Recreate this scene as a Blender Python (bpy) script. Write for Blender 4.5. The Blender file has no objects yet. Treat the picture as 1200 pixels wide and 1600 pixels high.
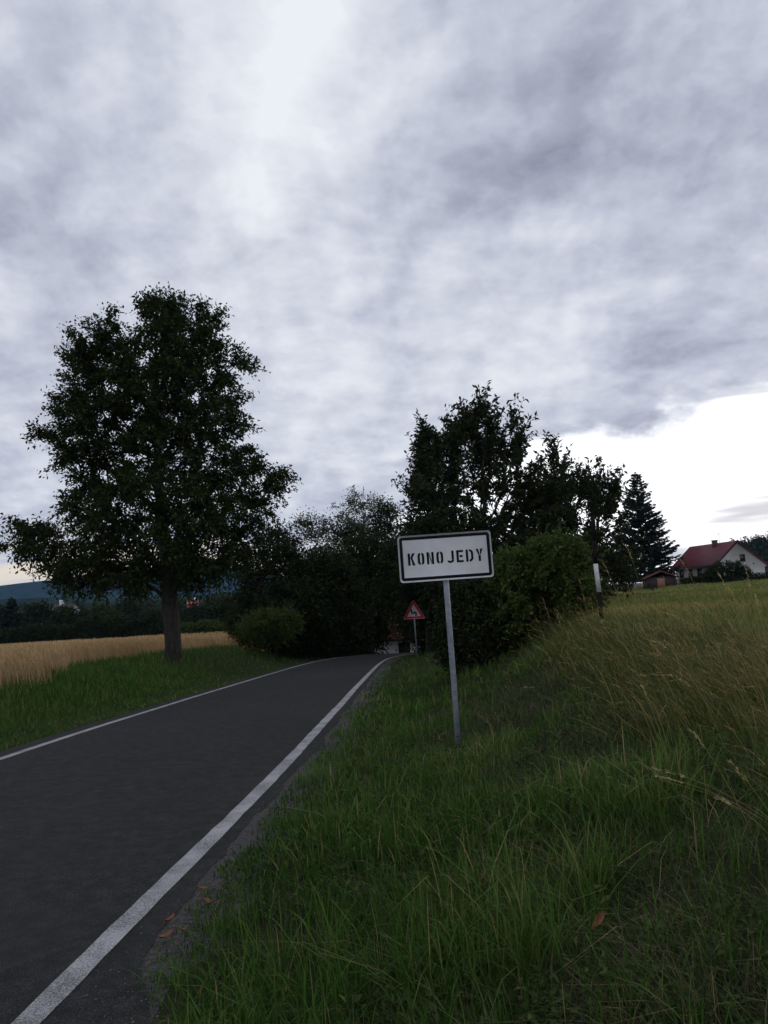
import bpy, math, random
import numpy as np
from mathutils import Vector, Matrix, noise as mnoise

SC = bpy.context.scene
COL = SC.collection
R = math.radians
rng = np.random.default_rng(7)
random.seed(7)

# ------------------------------------------------------------------ camera
CAMZ = 1.62
F = 1200.0
PITCH, ROLL = R(6.3), R(3.3)
def ray(px, py):
    u, v = px - 600.0, 800.0 - py
    c, s = math.cos(ROLL), math.sin(ROLL)
    u, v = (u*c + v*s)/F, (-u*s + v*c)/F
    cp, sp = math.cos(PITCH), math.sin(PITCH)
    return Vector((u, cp - v*sp, sp + v*cp))
def P(px, py, D):
    """a point at real distance D (metres ahead) seen in that direction"""
    d = ray(px, py)
    return d*(D/d.y) + Vector((0, 0, CAMZ))

cd = bpy.data.cameras.new('camera'); cam = bpy.data.objects.new('camera', cd); COL.objects.link(cam)
cd.sensor_fit = 'VERTICAL'; cd.sensor_height = 24; cd.lens = 24*F/1600
cd.clip_start = 0.05; cd.clip_end = 20000
fwd = ray(600, 800).normalized()
rt = (ray(1600, 800) - ray(600, 800)).normalized()
up = rt.cross(fwd)
M = Matrix((rt, up, -fwd)).transposed().to_4x4(); M.translation = (0, 0, CAMZ)
cam.matrix_world = M
SC.camera = cam
SC.render.resolution_x, SC.render.resolution_y = 768, 1024

# ------------------------------------------------------------------ world
SUN_EL, SUN_AZ = R(13), R(38)          # azimuth to the right of +Y
world = bpy.data.worlds.new('World'); SC.world = world; world.use_nodes = True
WT = world.node_tree; WT.nodes.clear()

class S:
    """a node socket with arithmetic"""
    def __init__(s, k, t): s.k, s.t = k, t
    def m(s, op, b=0.0, c=None, clamp=False):
        n = s.t.nodes.new('ShaderNodeMath'); n.operation = op; n.use_clamp = clamp
        for i, v in enumerate((s, b, c)):
            if v is None: continue
            if isinstance(v, S): s.t.links.new(v.k, n.inputs[i])
            else: n.inputs[i].default_value = v
        return S(n.outputs[0], s.t)
    def __add__(s, b): return s.m('ADD', b)
    def __radd__(s, b): return s.m('ADD', b)
    def __sub__(s, b): return s.m('SUBTRACT', b)
    def __mul__(s, b): return s.m('MULTIPLY', b)
    def __rmul__(s, b): return s.m('MULTIPLY', b)
    def __truediv__(s, b): return s.m('DIVIDE', b)
    def step(s, a, b):
        n = s.t.nodes.new('ShaderNodeMapRange'); n.interpolation_type = 'SMOOTHSTEP'
        for i, v in enumerate((s, a, b)):
            if isinstance(v, S): s.t.links.new(v.k, n.inputs[i])
            else: n.inputs[i].default_value = v
        return S(n.outputs[0], s.t)
def vec(t, x, y, z=0.0):
    n = t.nodes.new('ShaderNodeCombineXYZ')
    for i, v in enumerate((x, y, z)):
        if isinstance(v, S): t.links.new(v.k, n.inputs[i])
        else: n.inputs[i].default_value = v
    return n.outputs[0]
def vmath(t, op, a, b=None, scale=None):
    n = t.nodes.new('ShaderNodeVectorMath'); n.operation = op
    for i, v in enumerate((a, b)):
        if v is None: continue
        if hasattr(v, 'is_output'): t.links.new(v, n.inputs[i])
        else: n.inputs[i].default_value = v
    if scale is not None: n.inputs['Scale'].default_value = scale
    return n.outputs['Value'] if op in ('DISTANCE', 'DOT_PRODUCT', 'LENGTH') else n.outputs['Vector']
def tnoise(t, v, scale, detail=4, rough=0.55, dist=0.0, color=False, dim='3D'):
    n = t.nodes.new('ShaderNodeTexNoise'); n.noise_dimensions = dim; t.links.new(v, n.inputs['Vector'])
    n.inputs['Scale'].default_value = scale; n.inputs['Detail'].default_value = detail
    n.inputs['Roughness'].default_value = rough; n.inputs['Distortion'].default_value = dist
    return n.outputs['Color'] if color else S(n.outputs['Fac'], t)
def tmix(t, f, a, b):
    n = t.nodes.new('ShaderNodeMix'); n.data_type = 'RGBA'
    for i, v in ((0, f), (6, a), (7, b)):
        if isinstance(v, S): t.links.new(v.k, n.inputs[i])
        elif hasattr(v, 'is_output'): t.links.new(v, n.inputs[i])
        else: n.inputs[i].default_value = v if i == 0 else (*v, 1)
    return n.outputs[2]
def tramp(t, f, stops):
    n = t.nodes.new('ShaderNodeValToRGB'); e = n.color_ramp.elements
    while len(e) < len(stops): e.new(0.5)
    for q, (p, c) in zip(e, stops): q.position = p; q.color = (*c, 1)
    t.links.new(f.k if isinstance(f, S) else f, n.inputs[0])
    return n.outputs[0]

def build_world():
    t = WT
    tc = t.nodes.new('ShaderNodeTexCoord')
    d = vmath(t, 'NORMALIZE', tc.outputs['Generated'])
    wn = vmath(t, 'SUBTRACT', tnoise(t, d, 6.0, 4, 0.6, color=True), (0.5, 0.5, 0.5))
    dw = vmath(t, 'ADD', d, vmath(t, 'SCALE', wn, scale=0.17))
    sep = t.nodes.new('ShaderNodeSeparateXYZ'); t.links.new(d, sep.inputs[0])
    X, Y, Z = (S(o, t) for o in sep.outputs)
    sepw = t.nodes.new('ShaderNodeSeparateXYZ'); t.links.new(dw, sepw.inputs[0])
    Xw, Yw, Zw = (S(o, t) for o in sepw.outputs)
    inv = (Z.m('MAXIMUM', 0.0) + 0.33)
    pv = vec(t, (X*0.7 + Xw*0.3)/inv, (Y*0.7 + Yw*0.3)/inv, 0.0)
    nm = tnoise(t, pv, 2.7, 8, 0.58, dim='2D')
    ns = tnoise(t, pv, 6.5, 5, 0.56, dim='2D')
    n2 = tnoise(t, vmath(t, 'ADD', pv, (0.03, 0.045, 0.0)), 6.5, 5, 0.56, dim='2D')
    nq = tnoise(t, pv, 3.4, 7, 0.55, dim='2D')
    val = (nq.step(0.40, 0.64) - 0.5)*0.11 + (nm - 0.5)*0.66 + (ns - 0.5)*0.16 + (ns - n2)*0.50 + 0.61
    # the broad thick and thin places of this cloud deck
    for px, py, s, a in ((430,230,.20,.09),(560,60,.22,.08),(720,430,.10,.09),(830,545,.10,.12),(980,480,.07,.09),(60,40,.16,.07),
                         (650,320,.085,-.22),(750,350,.05,-.10),(930,140,.15,-.14),(790,240,.09,-.12),
                         (130,240,.16,-.10),(230,360,.12,-.11),(1100,480,.10,-.09),(1150,160,.12,-.08),(1010,590,.09,-.10)):
        c = ray(px, py).normalized()
        q = S(vmath(t, 'DISTANCE', dw, tuple(c)), t)/s
        val = val + (q*q*(-1.0)).m('EXPONENT')*a
    cl = tramp(t, val, ((0.12,(.27,.290,.375)),(0.30,(.385,.412,.510)),(0.50,(.54,.572,.675)),(0.70,(.70,.735,.815)),(0.92,(.85,.88,.935))))
    # the deck ends above the horizon; widest open towards the low sun on the right
    az = X.m('ARCTAN2', Y)
    ne = nm
    opening = az.step(0.02, 0.26) - az.step(1.0, 1.7)
    gap = opening*0.105 + az.step(0.25, 0.5)*0.012 + (ne - 0.5)*0.12 + 0.085
    m = Z.step(gap + 0.022 + (ns - 0.5)*0.05, gap - 0.022 + (ns - 0.5)*0.05)
    sky = t.nodes.new('ShaderNodeTexSky'); sky.sky_type = 'NISHITA'; sky.sun_disc = False
    sky.sun_elevation = SUN_EL; sky.sun_rotation = SUN_AZ
    sky.air_density = 1.0; sky.dust_density = 2.5; sky.ozone_density = 1.0
    lowv = vec(t, az*1.2, Z*11.0, 1.0)
    st = tnoise(t, lowv, 2.2, 3, 0.55, dim='2D')
    veil = tmix(t, az.step(-0.2, 0.1), (9.8, 8.7, 7.2), (12.6, 12.9, 13.6))
    veil = tmix(t, st.step(0.53, 0.66), veil, (5.6, 6.3, 7.6))
    clear = tmix(t, 0.94, sky.outputs[0], veil)
    cl10 = vmath(t, 'SCALE', cl, scale=10.0)
    col = tmix(t, m, cl10, clear)
    bg = t.nodes.new('ShaderNodeBackground'); bg.inputs['Strength'].default_value = 0.1
    t.links.new(col, bg.inputs['Color'])
    out = t.nodes.new('ShaderNodeOutputWorld'); t.links.new(bg.outputs[0], out.inputs['Surface'])
build_world()
world.cycles.sampling_method = 'MANUAL'; world.cycles.sample_map_resolution = 256

sd = bpy.data.lights.new('sun', 'SUN'); sd.energy = 0.6; sd.angle = R(25); sd.color = (1.0, 0.93, 0.84)
sun = bpy.data.objects.new('sun', sd); COL.objects.link(sun)
sdir = Vector((math.sin(SUN_AZ)*math.cos(SUN_EL), math.cos(SUN_AZ)*math.cos(SUN_EL), math.sin(SUN_EL)))
sun.rotation_euler = sdir.to_track_quat('Z', 'Y').to_euler()

vs = SC.view_settings
vs.view_transform = 'Standard'; vs.look = 'None'; vs.exposure = 0.0; vs.gamma = 1.0; vs.use_curve_mapping = False
SC.cycles.use_denoising = True
SC.cycles.adaptive_threshold = 0.02
SC.cycles.max_bounces = 4; SC.cycles.diffuse_bounces = 2; SC.cycles.glossy_bounces = 2
SC.cycles.transmission_bounces = 3; SC.cycles.transparent_max_bounces = 4; SC.cycles.volume_bounces = 0
SC.cycles.caustics_reflective = False; SC.cycles.caustics_refractive = False

# ------------------------------------------------------------------ helpers
def finish(o, parent=None, label=None, cat=None, group=None, kind=None):
    COL.objects.link(o)
    if parent is not None: o.parent = parent
    if label: o['label'] = label
    if cat: o['category'] = cat
    if group: o['group'] = group
    if kind: o['kind'] = kind
    return o
def empty(name, loc, label=None, cat=None, group=None, rz=0.0):
    o = bpy.data.objects.new(name, None); o.empty_display_size = 0.2
    o.location = loc; o.rotation_euler = (0, 0, rz)
    return finish(o, None, label, cat, group)
def np_mesh(name, V, faces, mat=None, tint=None, smooth=False):
    """V (n,3); faces a list of integer arrays (m,3) or (m,4)"""
    me = bpy.data.meshes.new(name)
    V = np.asarray(V, dtype=np.float32)
    me.vertices.add(len(V)); me.vertices.foreach_set('co', V.ravel())
    fs = [np.asarray(f, dtype=np.int32) for f in faces if len(f)]
    loops = np.concatenate([f.ravel() for f in fs])
    tot = np.concatenate([np.full(len(f), f.shape[1], np.int32) for f in fs])
    start = np.concatenate([[0], np.cumsum(tot)[:-1]]).astype(np.int32)
    me.loops.add(len(loops)); me.loops.foreach_set('vertex_index', loops)
    me.polygons.add(len(tot)); me.polygons.foreach_set('loop_start', start); me.polygons.foreach_set('loop_total', tot)
    if smooth: me.polygons.foreach_set('use_smooth', np.ones(len(tot), bool))
    me.update(calc_edges=True)
    if tint is not None:
        tint = np.asarray(tint, np.float32)
        if tint.ndim == 1:
            a = me.attributes.new('tint', 'FLOAT', 'POINT'); a.data.foreach_set('value', tint)
        else:
            a = me.attributes.new('tint', 'FLOAT_COLOR', 'POINT')
            a.data.foreach_set('color', np.concatenate([tint, np.ones((len(tint), 1), np.float32)], 1).ravel())
    if mat: me.materials.append(mat)
    return me
class MB:
    """collects simple solids, builds one mesh"""
    def __init__(s): s.v, s.q, s.t3, s.n = [], [], [], 0
    def add(s, V, quads=(), tris=()):
        V = np.asarray(V, float).reshape(-1, 3)
        if len(quads): s.q.append(np.asarray(quads, int).reshape(-1, 4) + s.n)
        if len(tris): s.t3.append(np.asarray(tris, int).reshape(-1, 3) + s.n)
        s.v.append(V); s.n += len(V)
    def box(s, a, b):
        (x0, y0, z0), (x1, y1, z1) = a, b
        s.add([(x0,y0,z0),(x1,y0,z0),(x1,y1,z0),(x0,y1,z0),(x0,y0,z1),(x1,y0,z1),(x1,y1,z1),(x0,y1,z1)],
              [(0,3,2,1),(4,5,6,7),(0,1,5,4),(1,2,6,5),(2,3,7,6),(3,0,4,7)])
    def tube(s, pts, rad, sides=6, cap=True):
        pts = [Vector(p) for p in pts]
        if not hasattr(rad, '__len__'): rad = [rad]*len(pts)
        V, Q = [], []
        ref = Vector((0.31, 0.95, 0.05))
        for i, p in enumerate(pts):
            a = pts[max(i-1, 0)]; b = pts[min(i+1, len(pts)-1)]
            d = (b-a).normalized()
            if abs(d.dot(ref)) > 0.95: ref = Vector((0.9, -0.2, 0.3))
            x = d.cross(ref).normalized(); y = d.cross(x)
            for k in range(sides):
                an = 2*math.pi*k/sides
                V.append(p + (x*math.cos(an) + y*math.sin(an))*rad[i])
        for i in range(len(pts)-1):
            for k in range(sides):
                k2 = (k+1) % sides
                Q.append((i*sides+k, (i+1)*sides+k, (i+1)*sides+k2, i*sides+k2))
        T = []
        if cap:
            n = len(V); V.append(pts[0]); V.append(pts[-1]); e = (len(pts)-1)*sides
            for k in range(sides):
                k2 = (k+1) % sides
                T.append((n, k, k2)); T.append((n+1, e+k2, e+k))
        s.add(V, Q, T)
    def prism(s, poly, y0, y1):
        """an outline (x,z) extruded from y0 (front) to y1"""
        n = len(poly)
        V = [(x, y0, z) for x, z in poly] + [(x, y1, z) for x, z in poly]
        Q = [(i, (i+1) % n, n+(i+1) % n, n+i) for i in range(n)]
        from mathutils.geometry import tessellate_polygon
        T = tessellate_polygon([[Vector((x, z, 0)) for x, z in poly]])
        s.add(V, Q, [tuple(t) for t in T] + [tuple(n+i for i in reversed(t)) for t in T])
    def mesh(s, name, mat, smooth=False):
        fs = []
        if s.q: fs.append(np.concatenate(s.q))
        if s.t3: fs.append(np.concatenate(s.t3))
        return np_mesh(name, np.concatenate(s.v), fs, mat, smooth=smooth)
    def build(s, name, mat, parent=None, smooth=False, **kw):
        return finish(bpy.data.objects.new(name, s.mesh(name, mat, smooth)), parent, **kw)

# ------------------------------------------------------------------ materials
def new_mat(name):
    m = bpy.data.materials.new(name); m.use_nodes = True
    t = m.node_tree; b = t.nodes['Principled BSDF']
    return m, t, b
def objco(t):
    return t.nodes.new('ShaderNodeTexCoord').outputs['Object']
def posco(t):
    return t.nodes.new('ShaderNodeNewGeometry').outputs['Position']
def bump(t, b, h, strength=0.3, dist=0.01):
    n = t.nodes.new('ShaderNodeBump'); n.inputs['Strength'].default_value = strength; n.inputs['Distance'].default_value = dist
    t.links.new(h.k, n.inputs['Height']); t.links.new(n.outputs[0], b.inputs['Normal'])
def simple(name, c1, c2, scale=4.0, rough=0.7, metal=0.0, bumps=0.0, detail=6, spec=0.3):
    m, t, b = new_mat(name)
    f = tnoise(t, objco(t), scale, detail, 0.6)
    t.links.new(tmix(t, f.step(0.3, 0.7), c1, c2), b.inputs['Base Color'])
    b.inputs['Roughness'].default_value = rough; b.inputs['Metallic'].default_value = metal
    b.inputs['Specular IOR Level'].default_value = spec
    if bumps: bump(t, b, f, bumps, 0.02)
    return m
def leafy(name, stops, trans=0.3, rough=0.6, spec=0.08):
    """leaf or blade colour from the per-piece tint"""
    m, t, b = new_mat(name)
    at = t.nodes.new('ShaderNodeAttribute'); at.attribute_name = 'tint'
    c = tramp(t, S(at.outputs['Fac'], t), stops)
    t.links.new(c, b.inputs['Base Color'])
    b.inputs['Roughness'].default_value = rough; b.inputs['Specular IOR Level'].default_value = spec
    tr = t.nodes.new('ShaderNodeBsdfTranslucent'); t.links.new(c, tr.inputs['Color'])
    mx = t.nodes.new('ShaderNodeMixShader'); mx.inputs[0].default_value = trans
    t.links.new(b.outputs[0], mx.inputs[1]); t.links.new(tr.outputs[0], mx.inputs[2])
    t.links.new(mx.outputs[0], t.nodes['Material Output'].inputs['Surface'])
    return m

def asphalt_color(t, co):
    fine = tnoise(t, co, 130.0, 3, 0.7)
    mid = tnoise(t, co, 9.0, 5, 0.6)
    big = tnoise(t, co, 0.55, 4, 0.6)
    c = tramp(t, fine*0.75 + mid*0.25, ((0.33,(.009,.009,.0095)),(0.50,(.0212,.0212,.0215)),(0.68,(.073,.073,.073))))
    c = tmix(t, big.step(0.45, 0.75)*0.45, c, (.034,.033,.033))
    return c, fine, mid
def mat_asphalt():
    m, t, b = new_mat('asphalt'); co = posco(t)
    c, fine, mid = asphalt_color(t, co)
    t.links.new(c, b.inputs['Base Color']); b.inputs['Roughness'].default_value = 0.85
    b.inputs['Specular IOR Level'].default_value = 0.07
    bump(t, b, fine, 0.7, 0.006)
    return m
def mat_paint():
    m, t, b = new_mat('road_paint'); co = posco(t)
    c, fine, mid = asphalt_color(t, co)
    wear = tnoise(t, co, 120.0, 4, 0.75); big = tnoise(t, co, 3.0, 4, 0.6)
    f = (wear + (big - 0.5)*0.45).step(0.33, 0.62)
    t.links.new(tmix(t, f*0.80 + 0.08, c, (.40,.40,.415)), b.inputs['Base Color']); b.inputs['Roughness'].default_value = 0.75
    bump(t, b, fine, 0.5, 0.004)
    return m
def mat_ground():
    m, t, b = new_mat('ground'); co = posco(t)
    at = t.nodes.new('ShaderNodeAttribute'); at.attribute_name = 'tint'
    n = tnoise(t, co, 1.3, 8, 0.65); n2 = tnoise(t, co, 22.0, 5, 0.7)
    k = (n*0.9 + n2*0.9) - 0.1
    mul = t.nodes.new('ShaderNodeMix'); mul.data_type = 'RGBA'; mul.blend_type = 'MULTIPLY'; mul.inputs[0].default_value = 1
    cc = t.nodes.new('ShaderNodeCombineColor')
    for i in range(3): t.links.new(k.k, cc.inputs[i])
    t.links.new(at.outputs['Color'], mul.inputs[6]); t.links.new(cc.outputs[0], mul.inputs[7])
    t.links.new(mul.outputs[2], b.inputs['Base Color']); b.inputs['Roughness'].default_value = 0.95
    b.inputs['Specular IOR Level'].default_value = 0.1
    bump(t, b, n2, 0.8, 0.03)
    return m
def mat_bark(name, c1, c2):
    m, t, b = new_mat(name); co = objco(t)
    mp = t.nodes.new('ShaderNodeMapping'); mp.inputs['Scale'].default_value = (9, 9, 1.6); t.links.new(co, mp.inputs[0])
    f = tnoise(t, mp.outputs[0], 2.2, 8, 0.65, 0.6)
    t.links.new(tmix(t, f.step(0.35, 0.68), c1, c2), b.inputs['Base Color']); b.inputs['Roughness'].default_value = 0.95
    bump(t, b, f, 0.9, 0.05)
    return m
ASPHALT, PAINT, GROUND = mat_asphalt(), mat_paint(), mat_ground()
GRAVEL = simple('gravel', (.020,.019,.019), (.075,.070,.070), 45, 0.95, bumps=0.9)
STONE = simple('stone', (.045,.043,.043), (.13,.125,.125), 15, 0.9)
BARK = mat_bark('bark', (.016,.014,.012), (.058,.051,.045))
BARK2 = mat_bark('bark_pale', (.05,.045,.04), (.30,.29,.27))
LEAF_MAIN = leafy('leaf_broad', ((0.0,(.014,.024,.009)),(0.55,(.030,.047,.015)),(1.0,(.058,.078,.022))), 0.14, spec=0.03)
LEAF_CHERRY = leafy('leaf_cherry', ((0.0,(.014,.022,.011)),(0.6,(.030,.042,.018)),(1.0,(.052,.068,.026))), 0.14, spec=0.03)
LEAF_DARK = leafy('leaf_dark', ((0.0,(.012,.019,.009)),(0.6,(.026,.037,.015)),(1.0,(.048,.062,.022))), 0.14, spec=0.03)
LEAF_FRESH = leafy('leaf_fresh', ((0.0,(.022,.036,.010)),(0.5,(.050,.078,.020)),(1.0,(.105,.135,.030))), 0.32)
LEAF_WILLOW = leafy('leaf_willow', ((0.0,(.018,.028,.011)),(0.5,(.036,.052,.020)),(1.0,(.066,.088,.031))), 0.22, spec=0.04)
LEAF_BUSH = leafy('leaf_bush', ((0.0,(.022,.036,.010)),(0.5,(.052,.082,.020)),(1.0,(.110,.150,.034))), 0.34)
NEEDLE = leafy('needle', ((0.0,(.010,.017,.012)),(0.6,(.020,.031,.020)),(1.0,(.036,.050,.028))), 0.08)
GRASS = leafy('grass_green', ((0.0,(.016,.042,.007)),(0.45,(.036,.090,.013)),(0.75,(.076,.150,.026)),(0.92,(.13,.17,.05)),(1.0,(.29,.22,.10))), 0.35, 0.5)
GRASS_GREY = leafy('grass_grey', ((0.0,(.024,.038,.014)),(0.5,(.050,.070,.026)),(0.8,(.115,.115,.055)),(1.0,(.25,.19,.10))), 0.3, 0.6)
GRASS_DRY = leafy('grass_dry', ((0.0,(.036,.066,.015)),(0.4,(.078,.112,.028)),(0.7,(.16,.155,.050)),(0.88,(.30,.195,.080)),(1.0,(.45,.35,.18))), 0.35, 0.6)
GRASS_MOWN = leafy('grass_mown', ((0.0,(.085,.135,.028)),(0.45,(.170,.190,.050)),(0.75,(.30,.245,.085)),(1.0,(.42,.25,.12))), 0.3, 0.7)
WHEAT = leafy('wheat_straw', ((0.0,(.26,.18,.095)),(0.5,(.48,.33,.165)),(1.0,(.64,.47,.255))), 0.3, 0.6)
STALK = leafy('stalk_straw', ((0.0,(.30,.25,.12)),(0.5,(.44,.36,.18)),(1.0,(.58,.48,.27))), 0.3, 0.6)

# ------------------------------------------------------------------ road line and relief
def softplus(v, w): return w*np.log1p(np.exp(np.clip(np.asarray(v, float)/w, -30, 30)))
def road_z(y):
    y = np.asarray(y, float)
    return -np.maximum(0.047*softplus(y-9, 2.0) + 0.040*softplus(y-45, 2.0), 0) + 0.028*softplus(y-75, 4.0)
RY = np.array([-14, -6, 0, 3.3, 3.85, 4.62, 5.83, 8.03, 10.1, 14.1, 18.1, 25.3, 31, 35, 38, 41, 46, 52, 62, 80])
RX = np.array([-2.25, -2.0, -1.74, -1.57, -1.52, -1.45, -1.34, -1.175, -1.085, -0.96, -0.89, -0.72, -0.57, -0.40, -0.17, 0.25, 1.7, 4.6, 11, 24])
ROADW = 3.74
def sm_interp(y, ys, xs):
    return (np.interp(y-1.2, ys, xs) + np.interp(y-0.5, ys, xs) + np.interp(y, ys, xs) + np.interp(y+0.5, ys, xs) + np.interp(y+1.2, ys, xs))/5
def xr(y): return sm_interp(np.asarray(y, float), RY, RX)
def slope_cos(y): 
    dx = (xr(np.asarray(y)+0.5) - xr(np.asarray(y)-0.5))
    return 1/np.sqrt(1+dx*dx)
def off_right(x, y): return (np.asarray(x) - xr(y))*slope_cos(y)      # metres right of the right line
def ss(v, a, b):
    t = np.clip((np.asarray(v, float)-a)/(b-a), 0, 1); return t*t*(3-2*t)
def vnoise(x, y, s, seed=0.0):
    x = np.asarray(x, float)*s; y = np.asarray(y, float)*s
    return (np.sin(x*1.7+y*0.6+seed) + np.sin(-x*0.8+y*1.9+seed*2.1+1.3) + np.sin(x*2.9-y*2.3+seed*0.7) + np.sin(x*0.45+y*3.3-seed))*0.25
ASPH_R = 0.20; ASPH_L = 0.35
def ground_z(x, y):
    x = np.asarray(x, float); y = np.asarray(y, float)
    zr = road_z(np.clip(y, -14, 130))
    o = off_right(x, np.clip(y, -14, 80))
    a = o - ASPH_R; l = -o - ROADW - ASPH_L
    w = 3.6 + 0.10*np.clip(y-18, 0, 60)
    fr = 0.42 + 0.40*ss(y, 4, 14) + 0.0022*np.clip(y, 0, 150) + 0.05*vnoise(x, y, 0.25, 2) 
    right = zr + 0.015*np.clip(a, 0, 2) + (fr - zr)*ss(a, 0.9, 0.9+w) + 0.035*vnoise(x, y, 1.5)*ss(a, 0.1, 0.8)
    fl = -0.03*softplus(y-12, 4.0)*1.0 + 0.30 + 0.05*vnoise(x, y, 0.3, 5)
    fl = np.maximum(fl, -3.4 - 0.004*np.clip(y-110, 0, 1500))
    left = zr - 0.05*ss(l, 0, .5)*(1-ss(l, .5, 1.5)) + (fl - zr)*ss(l, 0.6, 4.6 + 0.8*np.clip(y-40, 0, 40)) + 0.03*vnoise(x, y, 1.2, 3)*ss(l, 0.1, 0.8)
    z = np.where(a > 0, right, np.where(l > 0, left, zr))
    far = ss(y, 130, 420)
    return z*(1-far) + far*(-5.0)
def gz(x, y): return float(ground_z(np.array([x]), np.array([y]))[0])

def axis(lo, hi, near, step, grow):
    a, v, s = [0.0], 0.0, step
    while v < hi:
        v += s
        if v > near: s *= grow
        a.append(v)
    b, v, s = [], 0.0, step
    while v > lo:
        v -= s
        if v < -near: s *= grow
        b.append(v)
    return np.array(b[::-1] + a)
def build_ground():
    xs = axis(-6000, 6000, 9, 0.25, 1.09); ys = axis(-3000, 7000, 14, 0.28, 1.06)
    GX, GY = np.meshgrid(xs, ys)
    Z = ground_z(GX, GY)
    o = off_right(GX, np.clip(GY, -14, 80)); a = o - ASPH_R; l = -o - ROADW - ASPH_L
    inside = (a < 0.32) & (l < 0.12) & (GY > -14) & (GY < 80)
    Z = np.where(inside, Z - 0.05, Z)
    V = np.stack([GX, GY, Z], -1).reshape(-1, 3)
    nx, ny = len(xs), len(ys)
    i = np.arange(nx*ny).reshape(ny, nx)
    Q = np.stack([i[:-1,:-1], i[:-1,1:], i[1:,1:], i[1:,:-1]], -1).reshape(-1, 4)
    c = np.zeros((ny, nx, 3)); c[:] = (.026, .029, .013)
    def put(mask, col): 
        nonlocal c
        c = c*(1-mask[...,None]) + np.array(col)*mask[...,None]
    put(ss(a, 3.2, 5.0)*(a > 0), (.115, .105, .040))
    put(ss(l, 4.2, 5.0)*(l > 0)*(1-ss(GY, 85, 95)), (.26, .185, .085))
    put(ss(GY, 130, 160), (.05, .07, .03))
    return finish(bpy.data.objects.new('ground', np_mesh('ground', V, [Q], GROUND, c.reshape(-1, 3), True)), kind='structure')
build_ground()

def strip(name, ys, offs, mat, lift, wobble=None):
    """a sheet along the road between lateral offsets (from the right line)"""
    n = len(offs); V = []
    for y in ys:
        c = float(slope_cos(y)); x0 = float(xr(y)); s = math.sqrt(max(0, 1-c*c))
        for k, o in enumerate(offs):
            oo = o + (wobble(y, k) if wobble else 0.0)
            px, py = x0 + oo*c, y - oo*s
            V.append((px, py, float(road_z(y)) + lift))
    i = np.arange(len(V)).reshape(-1, n)
    Q = np.stack([i[:-1,:-1], i[:-1,1:], i[1:,1:], i[1:,:-1]], -1).reshape(-1, 4)
    return finish(bpy.data.objects.new(name, np_mesh(name, V, [Q], mat, smooth=True)), kind='structure')
ysr = np.concatenate([np.arange(-14, 12, 0.12), np.arange(12, 80, 0.4)])
def edge_wobble(y, k):
    if k == 6: return 0.32*float(1-ss(y, 3.2, 4.1)) + 0.05*vnoise(y, 0.0, 1.7) + 0.035*vnoise(y, 3.0, 6.0) + 0.02*vnoise(y, 1.0, 19.0)
    if k == 0: return 0.04*vnoise(y, 9.0, 2.0)
    return 0.0
strip('road', ysr, [-ROADW-ASPH_L, -ROADW, -2.6, -1.6, -0.6, 0.0, ASPH_R], ASPHALT, 0.0, edge_wobble)
def lw(y, k): return 0.006*vnoise(y, k*7.0, 5.0) + 0.003*vnoise(y, k*3.0, 23.0)
strip('road_marking', ysr, [-0.065, 0.065], PAINT, 0.004, lw)
strip('road_marking', ysr, [-ROADW-0.06, -ROADW+0.06], PAINT, 0.004, lw)
# gravel shoulder between asphalt and turf
strip('gravel_shoulder', ysr[ysr < 40], [ASPH_R-0.03, ASPH_R+0.2, ASPH_R+0.42], GRAVEL, -0.004,
      lambda y, k: (0.05*vnoise(y, k, 1.1)) if k else -0.15)

# ------------------------------------------------------------------ grass, stubble, wheat (nobody could count them)
def cloud(n, y0, y1, power, xlim=0.62):
    """random ground spots, thinning out with distance"""
    u = rng.uniform(size=n)
    y = (y0**(1-power) + u*(y1**(1-power)-y0**(1-power)))**(1/(1-power))
    return rng.uniform(-1, 1, n)*(xlim*y + 1.5), y
def patch(x, y, s, seed): return vnoise(x, y, s, seed) + 0.6*vnoise(x, y, s*2.7, seed+4)
def blades(x, y, h, w, tint, lean=0.4, droop=0.8, wind=(0, 0), segs=3, stem=False):
    """tapering bent blades, one per ground spot"""
    n = len(x); r = rng
    b = np.stack([x, y, ground_z(x, y) - 0.02], -1)
    an = r.uniform(0, 2*math.pi, n); m = np.abs(r.normal(0, lean, n))
    d = np.stack([np.cos(an)*m + wind[0]*r.uniform(.4, 1.3, n), np.sin(an)*m + wind[1]*r.uniform(.4, 1.3, n)], -1)
    sa = an + 1.57 + r.normal(0, .7, n); side = np.stack([np.cos(sa), np.sin(sa), np.zeros(n)], -1)
    dr = droop*r.uniform(.3, 1.3, n); mag = np.minimum(1.5, .4 + 2*np.hypot(d[:, 0], d[:, 1]))
    rows = []
    for k in range(segs+1):
        f = k/segs
        p = b + np.stack([d[:, 0]*h*(f + dr*f*f), d[:, 1]*h*(f + dr*f*f), h*f*(1 - .42*dr*f*f*mag)], -1)
        rows.append(p)
    V, F, C = [], [], []
    nv = 2*segs + 1
    for k in range(segs):
        wd = (w*(1 - .75*(k/segs)**1.5) if not stem else w)[:, None] if hasattr(w, '__len__') else w
        V += [rows[k] - side*wd*.5, rows[k] + side*wd*.5]
    V.append(rows[-1])
    V = np.stack(V, 1).reshape(-1, 3)
    i = (np.arange(n)*nv)[:, None]
    Q = np.concatenate([i + np.array([2*k, 2*k+1, 2*k+3, 2*k+2]) for k in range(segs-1)]) if segs > 1 else np.zeros((0, 4), int)
    T = i + np.array([2*segs-2, 2*segs-1, 2*segs])
    C = np.repeat(np.clip(tint, 0, 1), nv)
    return [V, Q, T, C], rows[-1], rows[-1] - rows[-2]
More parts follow.
